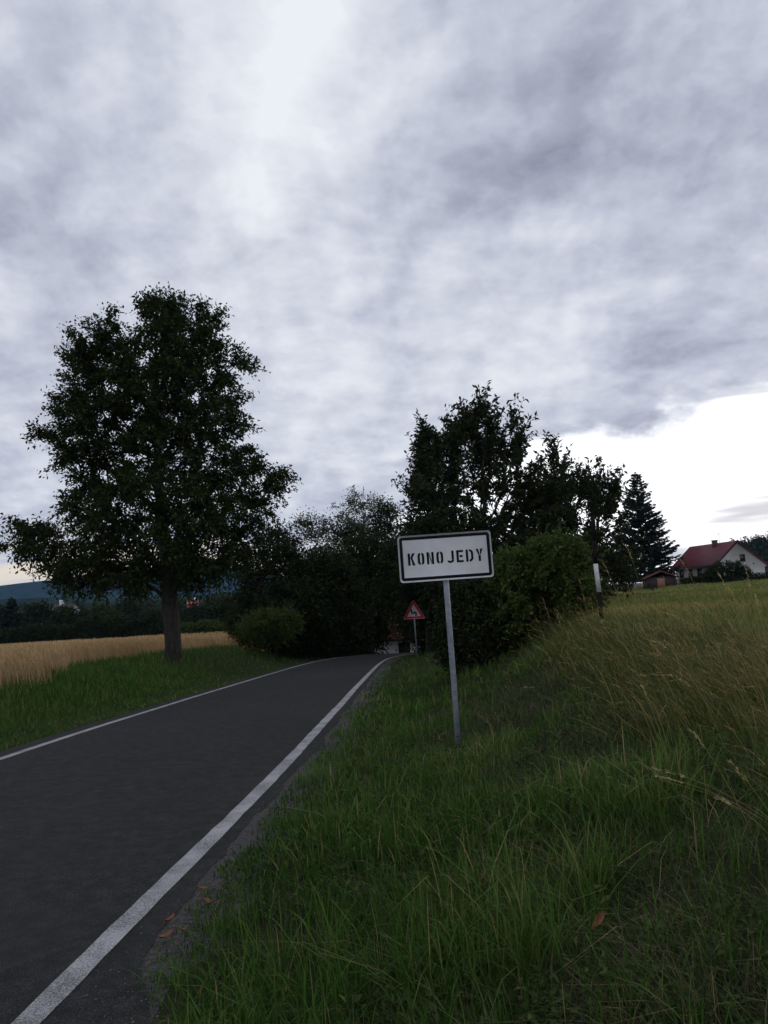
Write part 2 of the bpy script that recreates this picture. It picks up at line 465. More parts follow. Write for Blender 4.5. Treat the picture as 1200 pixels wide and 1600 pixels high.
def heads(tip, ax, L, tint, n=5, wid=.006, spread=.012):
    """loose seed heads at stem tips"""
    m = len(tip); r = rng
    a = ax/(np.linalg.norm(ax, axis=1, keepdims=True)+1e-9)
    V = []
    for k in range(n):
        bp = tip + a*(L*(k/(n-1) - .45))[:, None] if hasattr(L, '__len__') else tip + a*L*(k/(n-1) - .45)
        o = r.normal(size=(m, 3)); o -= a*(o*a).sum(1, keepdims=True); o /= np.linalg.norm(o, axis=1, keepdims=True)+1e-9
        e = bp + a*.030 + o*spread*r.uniform(.3, 1, (m, 1)); sd = np.cross(a, o)*wid*.5; c = (bp+e)/2
        V += [bp, c+sd, e, c-sd]
    V = np.stack(V, 1).reshape(-1, 3)
    Q = np.arange(m*n*4).reshape(-1, 4)
    return [V, Q, np.zeros((0, 3), int), np.repeat(np.clip(tint, 0, 1), n*4)]
def sward(name, mat, sets, label, cat='grass'):
    V, Q, T, C, k = [], [], [], [], 0
    for v, q, t, c in sets:
        V.append(v); Q.append(q + k); T.append(t + k); C.append(c); k += len(v)
    me = np_mesh(name, np.concatenate(V), [np.concatenate(Q), np.concatenate(T)], mat, np.concatenate(C))
    return finish(bpy.data.objects.new(name, me), label=label, cat=cat, kind='stuff')
def tufts(x, y, per, rad):
    """several blades round every spot; returns spots, and a random value shared by each tuft"""
    n = len(x); sh = np.repeat(rng.normal(0, 1, n), per)
    rr = np.repeat(rad if hasattr(rad, '__len__') else np.full(n, rad), per)
    return np.repeat(x, per) + rng.normal(0, 1, n*per)*rr, np.repeat(y, per) + rng.normal(0, 1, n*per)*rr, sh
U = lambda a, b, n: rng.uniform(a, b, n)
def strawy(t, share, lo=.85):
    k = rng.uniform(size=len(t)) < share
    return np.where(k, rng.uniform(lo, 1.0, len(t)), t)

def sow():
    # right verge: lush green near the road, thinner and greyer up the bank
    sets, grey = [], []
    for y0, y1, n, per, segs, w, kz in ((1.0, 4.6, 2000, 14, 3, .0062, 1), (4.6, 11, 3300, 10, 3, .0090, 1), (11, 46, 5000, 6, 2, .021, 1.0)):
        x, y = cloud(n*4, y0, y1, 1.3)
        o = off_right(x, y) - ASPH_R
        edge = 0.09 + 0.24*vnoise(x, y, 1.1, 1) + 0.12*vnoise(x, y, 4.0, 2) + 0.25*(1-ss(y, 3.2, 4.1))
        p = patch(x, y, 0.9, 3)
        keep = (o > edge) & (rng.uniform(size=len(x)) < np.clip(1.0 - 0.86*ss(o, 1.3, 2.5) + 0.7*p*ss(o, .6, 1.5), 0.22, 1)*(1-ss(o, 3.4, 5.2)))
        x, y, o, p = x[keep], y[keep], o[keep], p[keep]
        bx, by, sh = tufts(x, y, per, .035 + .006*y)
        bo, bp = np.repeat(o, per), np.repeat(p, per)
        m = len(bx)
        near_post = 1 - .6*np.exp(-((bx-.62)**2 + ((by-7.9)/1.6)**2)/.5)
        h = near_post*(0.075 + (0.06 + 0.065*(1-ss(by, 3.5, 6.5)))*ss(bo, 0.15, 1.0))*U(.55, 1.4, m)*np.exp(.33*sh.clip(-2, 2))*(1 + .3*bp)
        t = strawy(.40 + .15*sh + rng.normal(0, .12, m) + .24*bp, .05)
        ok = off_right(bx, by) - ASPH_R > .05
        s_, _, _ = blades(bx[ok], by[ok], np.clip(h[ok], .05, .55), w*U(.6, 1.3, ok.sum()), t[ok], .36, .85, (-.03, -.02), segs); sets.append(s_)
    sward('verge_grass', GRASS, sets, 'lush green grass growing along the verge under the town sign')
    sets = []
    for y0, y1, n, per, segs, w in ((1.0, 4.6, 2700, 14, 2, .0038), (4.6, 11, 3000, 10, 2, .0064), (11, 40, 2600, 6, 1, .018)):
        x, y = cloud(n*3, y0, y1, 1.3)
        o = off_right(x, y) - ASPH_R; p = patch(x, y, 1.1, 14)
        keep = (o > .35) & (o < 6) & (rng.uniform(size=len(x)) < .22 + .8*ss(o + .3*p, 1.1, 2.2))
        x, y, p = x[keep], y[keep], p[keep]
        bx, by, sh = tufts(x, y, per, .06 + .006*y); m = len(bx)
        h = U(.05, .17, m)*np.exp(.35*sh.clip(-2, 2))*(1 - .5*np.exp(-((bx-.62)**2 + ((by-7.9)/1.6)**2)/.5))
        t = strawy(.36 + .16*sh + rng.normal(0, .15, m) - .16*np.repeat(p, per), .15, .72)
        s_, _, _ = blades(bx, by, np.clip(h, .04, .4), w*U(.6, 1.3, m), t, .55, .9, (-.10, 0), segs); sets.append(s_)
    # flattened dead thatch
    x, y = cloud(4500, 1.0, 12, 1.3); o = off_right(x, y) - ASPH_R; p = patch(x, y, 1.6, 40)
    keep = (o > .5) & (o < 5) & (p > .12); x, y = x[keep], y[keep]
    bx, by, sh = tufts(x, y, 4, .08 + .004*y); m = len(bx)
    s_, _, _ = blades(bx, by, U(.05, .13, m), .0035*(1+.08*by), U(.70, 1., m), 1.6, .5, (-.2, 0), 2); sets.append(s_)
    sward('bank_grass', GRASS_GREY, sets, 'fine grey green grass covering the foot of the bank')
    # tall dry grass on the bank
    sets = []
    for y0, y1, n, per, segs, w in ((2.0, 6.5, 2100, 11, 3, .0044), (6.5, 14, 3300, 9, 3, .0078), (14, 42, 3000, 6, 2, .016)):
        x, y = cloud(n*5, y0, y1, 1.2)
        o = off_right(x, y) - ASPH_R; p = patch(x, y, .7, 8)
        pr = ss(o + .5*p, 2.9, 4.2)*(1 - .97*ss(o + .4*p + .12*np.clip(y-7, 0, 12), 5.0, 6.2))*(.25 + .75*ss(y, 3.0, 5.5))
        keep = rng.uniform(size=len(x)) < pr
        x, y, p = x[keep], y[keep], p[keep]
        bx, by, sh = tufts(x, y, per, .07 + .006*y); m = len(bx)
        h = U(.16, .46, m)*(1 + .2*sh.clip(-1.5, 2))
        t = strawy(.26 + .18*sh + rng.normal(0, .14, m) + .14*np.repeat(p, per), .085, .78)
        s_, _, _ = blades(bx, by, np.clip(h, .08, .62), w*U(.6, 1.3, m), t, .42, .9, (-.27, -.04), segs); sets.append(s_)
        k = rng.uniform(size=len(x)) < .33
        hx, hy = x[k], y[k]; q = len(hx)
        tt = U(.72, 1, q)
        s_, tip, ax = blades(hx, hy, U(.40, .72, q), np.full(q, w*.42), tt, .14, .7, (-.40, -.05), segs); sets.append(s_)
        sets.append(heads(tip, ax, U(.06, .12, q), tt, 5, .0045*(1+.06*y0), .011))
    sward('dry_bank_grass', GRASS_DRY, sets, 'tall wind bent dry grass on the bank by the snow pole')
    # mown meadow beyond the bank
    x, y = cloud(150000, 5, 125, 1.15)
    o = off_right(x, np.clip(y, -14, 80)) - ASPH_R
    k = (o > 4.0) & (x > .16*y); x, y = x[k], y[k]; m = len(x)
    band = .5*np.sin(y*.42 + .5*vnoise(x, y, .2, 3)) + patch(x, y, .22, 21)
    t = .42 + .20*band + rng.normal(0, .13, m) + .5*np.exp(-((y-9.5)/1.8)**2)*ss(x, 3.6, 4.6)
    s_, _, _ = blades(x, y, U(.06, .15, m)*(1 + .010*y), (.010 + .0022*y)*U(.6, 1.3, m), t, .5, .7, (-.1, 0), 1)
    sward('meadow_grass', GRASS_MOWN, [s_], 'short mown grass of the meadow in front of the house')
    # left verge
    sets = []
    for y0, y1, n, per, segs, w in ((6, 16, 11000, 9, 2, .011), (16, 54, 15000, 5, 2, .022)):
        x, y = cloud(n*2, y0, y1, 1.2)
        l = -off_right(x, y) - ROADW - ASPH_L; p = patch(x, y, .8, 12)
        keep = (l > .10 + .12*vnoise(x, y, 1.3, 6)) & (l < 4.4 + 1.9*ss(y, 18, 27)); x, y, l, p = x[keep], y[keep], l[keep], p[keep]
        bx, by, sh = tufts(x, y, per, .05 + .006*y); m = len(bx); bl = np.repeat(l, per); bp = np.repeat(p, per)
        ok = -off_right(bx, by) - ROADW - ASPH_L > .02
        h = (.08 + .20*ss(bl, .3, 2.6))*U(.55, 1.4, m)*(1 + .2*sh.clip(-1.5, 2) + .25*bp)
        t = strawy(.54 + .10*sh + rng.normal(0, .13, m) + .12*bp, .05)
        s_, _, _ = blades(bx[ok], by[ok], np.clip(h[ok], .05, .65), w*U(.6, 1.3, ok.sum()), t[ok], .36, .8, (-.03, 0), segs); sets.append(s_)
    sward('verge_grass', GRASS, sets, 'lush green grass on the verge beside the wheat field')
    # wheat
    x, y = cloud(105000, 10, 93, 1.05, .66)
    l = -off_right(x, np.clip(y, -14, 80)) - ROADW - ASPH_L
    k = (l > 3.3 + 2.4*ss(y, 18, 27) + .4*vnoise(x, y, .8, 4)) & (x < -.155*y - .6); x, y = x[k], y[k]; m = len(x)
    p = patch(x, y, .35, 30); t = .45 + .16*p + rng.normal(0, .16, m)
    s_, tip, ax = blades(x, y, U(.60, .84, m)*(1+.06*p), (.006 + .0009*y)*U(.7, 1.2, m), t - .1, .10, .35, (-.14, 0), 2)
    hd = heads(tip, ax, np.full(m, .05), t + .1, 1 + 1, .012 + .0, .02)
    hv = hd[0].reshape(m, 2, 4, 3); c = hv[:, :, [0, 2]].mean(2, keepdims=True); grow = (1.6 + .035*y)[:, None, None, None]
    hd[0] = (c + (hv - c)*grow).reshape(-1, 3)
    sward('wheat', WHEAT, [s_, hd], 'ripe golden wheat field behind the roadside tree', 'wheat')
sow()
def weeds():
    # broad-leaved weeds between the blades
    x, y = cloud(5200, 1.2, 22, 1.35); o = off_right(x, y) - ASPH_R; p = patch(x, y, 1.3, 60)
    k = (o > .55) & (o < 5) & (p > -.15); x, y = x[k], y[k]; per = 11
    bx, by, sh = tufts(x, y, per, .035); m = len(bx); an = U(0, 6.283, m)
    ht = np.repeat(U(.02, .16, len(x)), per)*U(.2, 1.2, m)
    pos = np.stack([bx, by, ground_z(bx, by) + ht*.8], -1); ax = np.stack([np.cos(an), np.sin(an), U(-.2, .9, m)], -1)
    me = leaves_mesh('weeds', pos, ax, .030 + .011*sh.clip(-1.5, 2) + .002*by, LEAF_FRESH, rng, up_bias=.8, ratio=.45, tint0=.42)
    finish(bpy.data.objects.new('weeds', me), label='small broad leaved weeds mixed into the verge grass', cat='weeds', kind='stuff')

# pebbles on the shoulder
def pebbles():
    n = 2600
    y = 1.5*(26/1.5)**rng.uniform(size=n); off = ASPH_R + rng.normal(0.20, 0.11, n)
    keep = (off > ASPH_R - 0.16) & (off < ASPH_R + 0.5); y, off = y[keep], off[keep]; n = len(y)
    c = slope_cos(y); x = xr(y) + off*c
    z = road_z(y) + np.where(off < ASPH_R + .02, 0.001, -0.002)
    r = rng.uniform(0.002, 0.008, n)**1.0*(1+0.05*y)
    base = np.array([(1,0,0),(-1,0,0),(0,1,0),(0,-1,0),(0,0,.7),(0,0,-.6)])
    tri = np.array([(0,2,4),(2,1,4),(1,3,4),(3,0,4),(2,0,5),(1,2,5),(3,1,5),(0,3,5)])
    V = base[None]*r[:,None,None]*rng.uniform(.6, 1.3, (n, 6, 1)) + np.stack([x, y, z], -1)[:,None]
    T = tri[None] + (np.arange(n)*6)[:,None,None]
    finish(bpy.data.objects.new('gravel', np_mesh('gravel', V.reshape(-1,3), [T.reshape(-1,3)], STONE)), label='loose grey gravel along the asphalt edge', cat='gravel', kind='stuff')
pebbles()

# ------------------------------------------------------------------ trees
def leaves_mesh(name, pos, axis_dir, size, mat, r, up_bias=0.5, ratio=0.5, fold=0.15, tint0=0.45):
    """one folded rhombic leaf per position, pointing along axis_dir"""
    n = len(pos)
    nrm = r.normal(size=(n, 3)); nrm[:, 2] += up_bias*2
    a = axis_dir/np.linalg.norm(axis_dir, axis=1, keepdims=True)
    side = np.cross(a, nrm); side /= np.linalg.norm(side, axis=1, keepdims=True)+1e-9
    nn = np.cross(side, a)
    L = (size*r.uniform(.6, 1.3, n))[:, None]
    p0 = pos; p2 = pos + a*L - nn*L*0.12
    m = pos + a*L*0.5
    p1 = m + side*L*ratio*0.5 + nn*L*fold*.5; p3 = m - side*L*ratio*0.5 + nn*L*fold*.5
    V = np.stack([p0, p1, p2, p3], 1).reshape(-1, 3)
    k = np.arange(n)[:, None]*4
    T = np.concatenate([k + np.array([0, 1, 2]), k + np.array([0, 2, 3])])
    tint = np.repeat(np.clip(r.normal(tint0, .2, n), 0, 1), 4)
    return np_mesh(name, V, [T], mat, tint)

def envelope(rows, r, n, depth=0.9, shell=0.5, gap_scale=0.5, gap=0.0, zmin=None):
    """points in a crown given as (z, x_left, x_right) rows, in metres about the trunk foot"""
    rows = sorted(rows); zs = np.array([q[0] for q in rows]); xl = np.array([q[1] for q in rows]); xh = np.array([q[2] for q in rows])
    out = []
    wmax = (xh-xl).max()
    while len(out) < n:
        z = r.uniform(zs[0], zs[-1]); a, b = np.interp(z, zs, xl), np.interp(z, zs, xh)
        if r.uniform() > ((b-a)/wmax)**1.4: continue
        cx, rx = (a+b)/2, (b-a)/2
        q = r.uniform()**shell; an = r.uniform(0, 2*math.pi)
        p = Vector((cx + rx*q*math.cos(an), rx*depth*q*math.sin(an), z))
        if gap and mnoise.noise(p*gap_scale + Vector((7.3, 1.1, 3.3))) < gap - 0.5 and r.uniform() < 0.9: continue
        out.append(tuple(p))
    return np.array(out)

def skeleton(tips, trunk, r, lift=0.5, seg=0.7):
    """grow branches from the trunk polyline out to every tip; returns node positions, parents"""
    pos = [np.array(p, float) for p in trunk]; par = [-1] + list(range(len(trunk)-1))
    axis0 = np.array(trunk)
    d = np.array([np.min(np.linalg.norm(axis0 - t, axis=1)) for t in tips])
    order = np.argsort(d); A = np.array(pos); tipnode = {}
    first = 2
    for i in order:
        t = tips[i]
        v = t - A
        dist = np.linalg.norm(v, axis=1)
        horiz = np.hypot(v[:, 0], v[:, 1])
        pen = np.maximum(0, lift*horiz - v[:, 2])*0.9
        cost = dist + pen; cost[:first] = 1e9
        k = int(np.argmin(cost)); s = A[k]; L = dist[k]
        m = max(1, int(L/seg)); prev = k; new = []
        bow = np.array([0, 0, 0.13*L]) + r.normal(0, .05, 3)*L
        for j in range(1, m+1):
            f = j/m
            q = s*(1-f) + t*f + bow*4*f*(1-f)*0.5 + (r.normal(0, .04, 3)*seg if j < m else 0)
            pos.append(q); par.append(prev); prev = len(pos)-1; new.append(q)
        tipnode[i] = prev
        A = np.vstack([A, np.array(new)])
    return A, np.array(par), tipnode
def limb_mesh(name, A, par, mat, trunk_r, tip_r=0.012, expo=2.3, ntrunk=0, flare=1.35, lines=()):
    n = len(A); w = np.zeros(n); nch = np.zeros(n, int)
    for i in range(n-1, 0, -1):
        if nch[i] == 0: w[i] = max(w[i], 1.0)
        w[par[i]] += w[i]; nch[par[i]] += 1
    rad = tip_r*w**(1/expo)
    rad *= 1; top = rad[0]
    if top > trunk_r: rad = tip_r + (rad - tip_r)*(trunk_r - tip_r)/(top - tip_r)
    else: rad = np.where(np.arange(n) < ntrunk, rad*trunk_r/top, rad*min(1.6, trunk_r/top))
    rad = np.maximum(rad, tip_r*0.8)
    if ntrunk: rad[0] *= flare
    mb = MB(); used = np.zeros(n, bool)
    kids = [[] for _ in range(n)]
    for i in range(1, n): kids[par[i]].append(i)
    def chain(start, first):
        pts, rs = [A[start]], [rad[first]*1.0 if start >= 0 and not first == 0 else rad[start]]
        c = first
        while True:
            pts.append(A[c]); rs.append(rad[c])
            if not kids[c]: break
            nx = max(kids[c], key=lambda q: w[q])
            for o in kids[c]:
                if o != nx: stack.append((c, o))
            c = nx
        sides = 10 if max(rs) > 0.15 else 6 if max(rs) > .05 else 4 if max(rs) > 0.02 else 3
        if start == 0 and first != 0: rs[0] = rad[0]
        mb.tube(pts, rs, sides, cap=max(rs) > .05)
    stack = [(0, q) for q in kids[0]]
    while stack: chain(*stack.pop())
    for l in lines: mb.tube(l, [.010, .009, .007, .004], 3, cap=False)
    return mb.mesh(name, mat, smooth=True), rad
def tree(name, label, cat, base, rows, trunk, seed, n_tips, leaf_mat, bark=BARK, trunk_r=0.3, leaf=0.12, sprigs=5, per=11,
         sprig_len=0.55, droop=-0.25, depth=0.9, shell=0.5, gap=0.0, gap_scale=0.5, group=None, lift=0.5, outward=0.9, ratio=0.5,
         seg=0.7, extra=None, tint0=0.45, jitter=0.10, up_bias=0.5, shoots=0, shoot_len=1.2, shoot_per=20):
    r = np.random.default_rng(seed)
    root = empty(name, base, label, cat, group)
    tips = envelope(rows, r, n_tips, depth, shell, gap_scale, gap)
    if extra is not None: tips = np.vstack([tips, extra])
    A, par, tn = skeleton(tips, trunk, r, lift, seg)
    # leafy sprigs at each branch end
    ids = np.array([tn[i] for i in range(len(tips))]); tp = A[ids]; bd = tp - A[par[ids]]
    bd /= np.linalg.norm(bd, axis=1, keepdims=True)+1e-9
    cz = np.mean([q[0] for q in rows]); ctr = np.array([tp[:, 0].mean(), tp[:, 1].mean(), cz*0.8])
    od = tp - ctr; far = np.linalg.norm(od/np.array([1, 1, 1.4]), axis=1); od /= np.linalg.norm(od, axis=1, keepdims=True)+1e-9
    def sprig_set(tp, bd, od, sprigs, per, length, jit, wild, up, dr):
        n = len(tp)
        sd = r.normal(size=(n, sprigs, 3)); sd /= np.linalg.norm(sd, axis=2, keepdims=True)
        sd = sd*wild + (bd*0.6 + od*outward)[:, None]; sd[..., 2] += up
        sd /= np.linalg.norm(sd, axis=2, keepdims=True)
        L = length*r.uniform(.5, 1.35, (n, sprigs))
        f = (np.arange(per)+0.6)/per
        st = tp[:, None] - sd*0.05
        def path(f): return st[:, :, None] + sd[:, :, None]*(L[..., None, None]*f[None, None, :, None]) + np.array([0, 0, dr])*(L[..., None, None]*(f**2)[None, None, :, None])
        p = path(f) + r.normal(0, jit*length, (n, sprigs, per, 3))
        ax = r.normal(size=p.shape)*0.8 + sd[:, :, None]*0.8 + np.array([0, 0, -0.45])
        return p.reshape(-1, 3), ax.reshape(-1, 3), path(np.linspace(0, 1, 4)).reshape(-1, 4, 3)
    p, ax, _ = sprig_set(tp, bd, od, sprigs, per, sprig_len, jitter, 0.95, 0.1, droop)
    lines = []
    if shoots:
        k = far > np.quantile(far, .45)
        p2, ax2, ln = sprig_set(tp[k], bd[k], od[k], shoots, shoot_per, shoot_len, .03, .45, .55, -.12)
        p, ax = np.concatenate([p, p2]), np.concatenate([ax, ax2]); lines = list(ln)
    me, rad = limb_mesh(name + '_trunk', A, par, bark, trunk_r, ntrunk=len(trunk), lines=lines)
    finish(bpy.data.objects.new('trunk', me), root)
    me = leaves_mesh(name + '_crown', p, ax, np.full(len(p), leaf), leaf_mat, r, ratio=ratio, tint0=tint0, up_bias=up_bias)
    finish(bpy.data.objects.new('crown', me), root)
    return root
def rows_from(px_rows, D, base):
    """silhouette rows seen at distance D -> metres about the trunk foot"""
    out = []
    for py, x0, x1 in px_rows:
        a, b = P(x0, py, D), P(x1, py, D)
        out.append(((a.z+b.z)/2 - base[2], a.x - base[0], b.x - base[0]))
    return out
def trunk_line(pts, D, base, wob=0.05, r=None, n=10):
    q = [P(x, y, D) for x, y in pts]
    q = [Vector((0, 0, -0.25))] + [Vector((v.x-base[0], 0, v.z-base[2])) for v in q]
    out = []
    L = [0]
    for a, b in zip(q, q[1:]): L.append(L[-1] + (b-a).length)
    for k in range(n+1):
        s = L[-1]*k/n
        for i in range(len(q)-1):
            if s <= L[i+1] + 1e-6:
                f = (s-L[i])/(L[i+1]-L[i]+1e-9); p = q[i].lerp(q[i+1], f); break
        if 0 < k < n: p = p + Vector((random.gauss(0, wob), random.gauss(0, wob), 0))*min(1, k/3)
        out.append(tuple(p))
    return out
def foot(px, D):
    v = P(px, 900, D); return (v.x + (0), D, gz(v.x, D))
def foot_at(px, py, D):
    v = P(px, py, D); return (v.x, D, gz(v.x, D))

def roadside_tree():
    D = 30; base = foot_at(270, 1040, D)
    rows = rows_from([(468,228,276),(485,196,304),(508,164,326),(540,128,348),(580,104,366),(630,92,374),(690,96,380),(740,104,400),(790,100,418),(835,84,424),(868,84,412),(893,104,376),(912,130,335)], D, base)
    tr = trunk_line([(272,1030),(268,960),(258,860),(250,760),(244,660),(242,590),(244,540)], D, base, 0.04, n=16)
    r = np.random.default_rng(5)
    ex = []
    for cx, cy, rx, ry, k in ((52,838,30,20,30),(95,872,30,14,14),(138,545,12,10,6),(330,500,12,10,6),(376,570,10,12,7),(420,752,14,22,14),(78,690,10,10,5)):
        for _ in range(k):
            v = P(cx + r.uniform(-rx, rx), cy + r.uniform(-ry, ry), D); ex.append((v.x-base[0], r.uniform(-1.2, 1.2), v.z-base[2]))
    t = tree('roadside_tree', 'big dark broadleaf tree with a tall full crown between road and wheat field', 'tree', base, rows, tr, 21, 1150, LEAF_MAIN,
         trunk_r=0.31, leaf=0.155, sprigs=7, per=15, sprig_len=0.72, depth=0.85, shell=0.48, gap=0.20, gap_scale=0.6, extra=np.array(ex), lift=0.8, droop=-0.3, jitter=.10)
    # a small leafy shoot on the trunk
    pts = np.array([(-0.42 - 0.30*abs(q) + r.normal(0, .05), -.2 + r.normal(0, .08), 1.35 + 0.12*q + r.normal(0, .06)) for q in r.uniform(-1, 1, 26)])
    mb = MB(); mb.tube([(-.22, -.15, 1.15), (-.5, -.2, 1.35), (-.72, -.2, 1.30)], [.014, .01, .006], 4)
    sh = mb.build('shoot', BARK, t)
    finish(bpy.data.objects.new('leaf_cluster', leaves_mesh('shoot_leaves', pts, r.normal(size=(26, 3)) + np.array([-.6, 0, -.3]), np.full(26, .13), LEAF_MAIN, r)), sh, kind='stuff')
roadside_tree()
weeds()

def cherry_trees():
    # loose upright crowns with long leafy shoots
    D = 29; base = foot_at(752, 960, D)
    rows = rows_from([(632,742,772),(660,724,796),(695,704,824),(730,690,846),(770,676,862),(815,664,866),(860,670,862),(915,690,840)], D, base)
    tr = trunk_line([(752,940),(755,860),(757,760),(758,650)], D, base, .04, n=12)
    kw = dict(leaf=0.22, sprigs=4, per=8, sprig_len=0.5, shoots=4, shoot_len=1.25, shoot_per=24, droop=-0.12, depth=0.85, shell=0.55, lift=1.0, outward=0.9, ratio=0.42, jitter=0.075, up_bias=0.2, gap_scale=0.6)
    r = np.random.default_rng(9); ex = []
    for _ in range(110):
        v = P(755 + r.uniform(-85, 95), 815 + r.uniform(-62, 60), D); ex.append((v.x-base[0], r.uniform(-1.8, 1.8), v.z-base[2]))
    tree('cherry_tree', 'tallest of the loose crowned cherry trees, rising above the town sign', 'tree', base, rows, tr, 31, 230, LEAF_CHERRY, trunk_r=0.17, gap=0.40, extra=np.array(ex), group='cherry trees on the bank', **kw)
    D = 37; base = foot_at(668, 975, D)
    rows = rows_from([(672,672,702),(705,654,712),(735,648,714),(760,648,712),(800,640,715),(850,634,715),(910,640,705),(950,645,700)], D, base)
    tr = trunk_line([(668,950),(672,860),(680,760),(688,690)], D, base, .04, n=12)
    tree('cherry_tree', 'cherry tree next to the tallest one, on its road bend side', 'tree', base, rows, tr, 32, 210, LEAF_CHERRY, trunk_r=0.14, gap=0.28, group='cherry trees on the bank', **kw)
    D = 31; base = foot_at(868, 950, D)
    rows = rows_from([(715,860,884),(745,846,908),(790,846,920),(830,842,930),(880,845,922),(915,850,910)], D, base)
    tr = trunk_line([(868,930),(872,840),(876,760),(872,705)], D, base, .04, n=12)
    tree('cherry_tree', 'sparse cherry tree between the tallest one and the snow pole', 'tree', base, rows, tr, 33, 95, LEAF_CHERRY, trunk_r=0.12, gap=0.38, group='cherry trees on the bank', **kw)
    D = 33; base = foot_at(930, 940, D)
    rows = rows_from([(738,932,950),(768,918,960),(810,912,964),(850,906,972),(890,910,972)], D, base)
    tr = trunk_line([(930,925),(932,850),(938,780),(943,725)], D, base, .03, n=12)
    tree('cherry_tree', 'slim open cherry tree above the snow pole, next to the spruce', 'tree', base, rows, tr, 34, 60, LEAF_CHERRY, trunk_r=0.10, gap=0.36, group='cherry trees on the bank', **kw)
cherry_trees()

def oval(cx, y0, y1, w, base_w=0.7):
    """generic crown silhouette"""
    out = []
    for f in (0, .08, .2, .4, .6, .8, .92, 1):
        k = math.sin(math.pi*min(1, max(0, 0.09+0.80*f)))**0.75
        out.append((y0 + (y1-y0)*f, cx - w*k, cx + w*k))
    return out
def wood_tree(label, px, py0, py1, halfw, D, seed, n, mat, leaf=.24, name='broadleaf_tree', group='trees closing over the road', **kw):
    base = foot(px, D)
    rows = rows_from(oval(px, py0+12, py1, halfw), D, base)
    n = int(n*1.35)
    tr = trunk_line([(px, 960), (px+2, (py0+960)/2), (px, py0+(py1-py0)*.3)], D, base, .07, n=9)
    tr[1] = (tr[1][0], tr[1][1], max(tr[1][2], 0.3))
    a = dict(trunk_r=.22, sprigs=6, per=10, sprig_len=D*0.022, depth=.8, shell=.5, gap=.30, gap_scale=.4, seg=1.1, jitter=.13)
    a.update(kw)
    return tree(name, label, 'tree', base, rows, tr, seed, n, mat, leaf=leaf, group=group, **a)
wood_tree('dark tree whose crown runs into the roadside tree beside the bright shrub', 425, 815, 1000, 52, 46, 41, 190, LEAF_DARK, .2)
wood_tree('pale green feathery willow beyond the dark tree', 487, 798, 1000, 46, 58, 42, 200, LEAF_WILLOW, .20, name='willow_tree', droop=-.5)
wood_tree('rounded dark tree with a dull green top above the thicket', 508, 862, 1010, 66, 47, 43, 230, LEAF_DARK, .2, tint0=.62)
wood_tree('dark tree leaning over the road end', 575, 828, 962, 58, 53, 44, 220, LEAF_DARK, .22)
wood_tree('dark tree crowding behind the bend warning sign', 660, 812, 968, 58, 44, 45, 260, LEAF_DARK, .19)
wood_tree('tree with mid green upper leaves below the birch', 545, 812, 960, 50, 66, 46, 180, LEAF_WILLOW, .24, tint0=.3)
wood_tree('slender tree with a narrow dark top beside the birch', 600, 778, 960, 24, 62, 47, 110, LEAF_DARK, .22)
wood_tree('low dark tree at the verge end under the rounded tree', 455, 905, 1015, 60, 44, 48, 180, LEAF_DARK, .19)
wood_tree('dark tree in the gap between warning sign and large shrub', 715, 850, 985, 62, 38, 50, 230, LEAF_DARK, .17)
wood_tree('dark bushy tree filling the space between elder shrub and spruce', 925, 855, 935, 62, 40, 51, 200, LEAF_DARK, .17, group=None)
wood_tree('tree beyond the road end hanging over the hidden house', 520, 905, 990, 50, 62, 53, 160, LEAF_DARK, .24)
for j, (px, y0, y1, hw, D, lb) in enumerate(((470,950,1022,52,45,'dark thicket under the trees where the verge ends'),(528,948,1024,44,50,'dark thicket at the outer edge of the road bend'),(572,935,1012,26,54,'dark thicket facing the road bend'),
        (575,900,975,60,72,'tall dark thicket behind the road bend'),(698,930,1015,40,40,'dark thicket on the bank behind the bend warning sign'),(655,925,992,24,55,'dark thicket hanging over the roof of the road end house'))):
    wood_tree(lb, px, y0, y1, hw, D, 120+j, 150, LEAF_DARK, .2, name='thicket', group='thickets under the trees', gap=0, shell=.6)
# birch: airy crown of hanging twigs
b = foot(568, 74)
tree('birch_tree', 'airy pale birch with hanging twigs rising over the dark trees', 'tree', b,
     rows_from([(765,545,600),(785,522,612),(810,520,614),(835,530,605),(860,540,598)], 74, b), trunk_line([(572,930),(570,860),(566,790),(568,760)], 74, b, .05, n=10),
     49, 110, LEAF_WILLOW, bark=BARK2, trunk_r=.16, leaf=.20, sprigs=5, per=9, sprig_len=1.2, droop=-.75, depth=.8, gap=.42, gap_scale=.35, seg=1.0, lift=.9, ratio=.55, outward=.5)

def shrub(name, label, px, py0, py1, halfw, D, seed, n, mat, leaf, outline=None, **kw):
    base = foot(px, D)
    rows = rows_from(oval(px, py0+6, py1, halfw), D, base)
    if outline: rows = rows_from(outline, D, base)
    rows = [(max(z, 0.15), a, b) for z, a, b in rows]
    zt = max(q[0] for q in rows)
    tr = [(0, 0, -.15), (0.02, 0, .1), (.03, .02, .3), (0, 0, zt*.5), (0, .03, zt*.75)]
    a = dict(trunk_r=.07, sprigs=6, per=10, sprig_len=.3, depth=.9, shell=.4, seg=.35, lift=.6, jitter=.12)
    a.update(kw)
    return tree(name, label, 'shrub', base, rows, tr, seed, n, mat, leaf=leaf, **a)
shrub('elder_shrub', 'large rounded green shrub growing on the bank behind the town sign', 812, 832, 1030, 118, 15.5, 61, 520, LEAF_BUSH, .088, sprig_len=.30, per=11, tint0=.52, gap=.34, gap_scale=1.1, shell=.42, shoots=1, shoot_len=.5, shoot_per=14,
      outline=[(842,838,868),(852,812,892),(868,786,908),(890,764,918),(925,738,925),(965,716,922),(1000,708,900),(1030,712,850)])
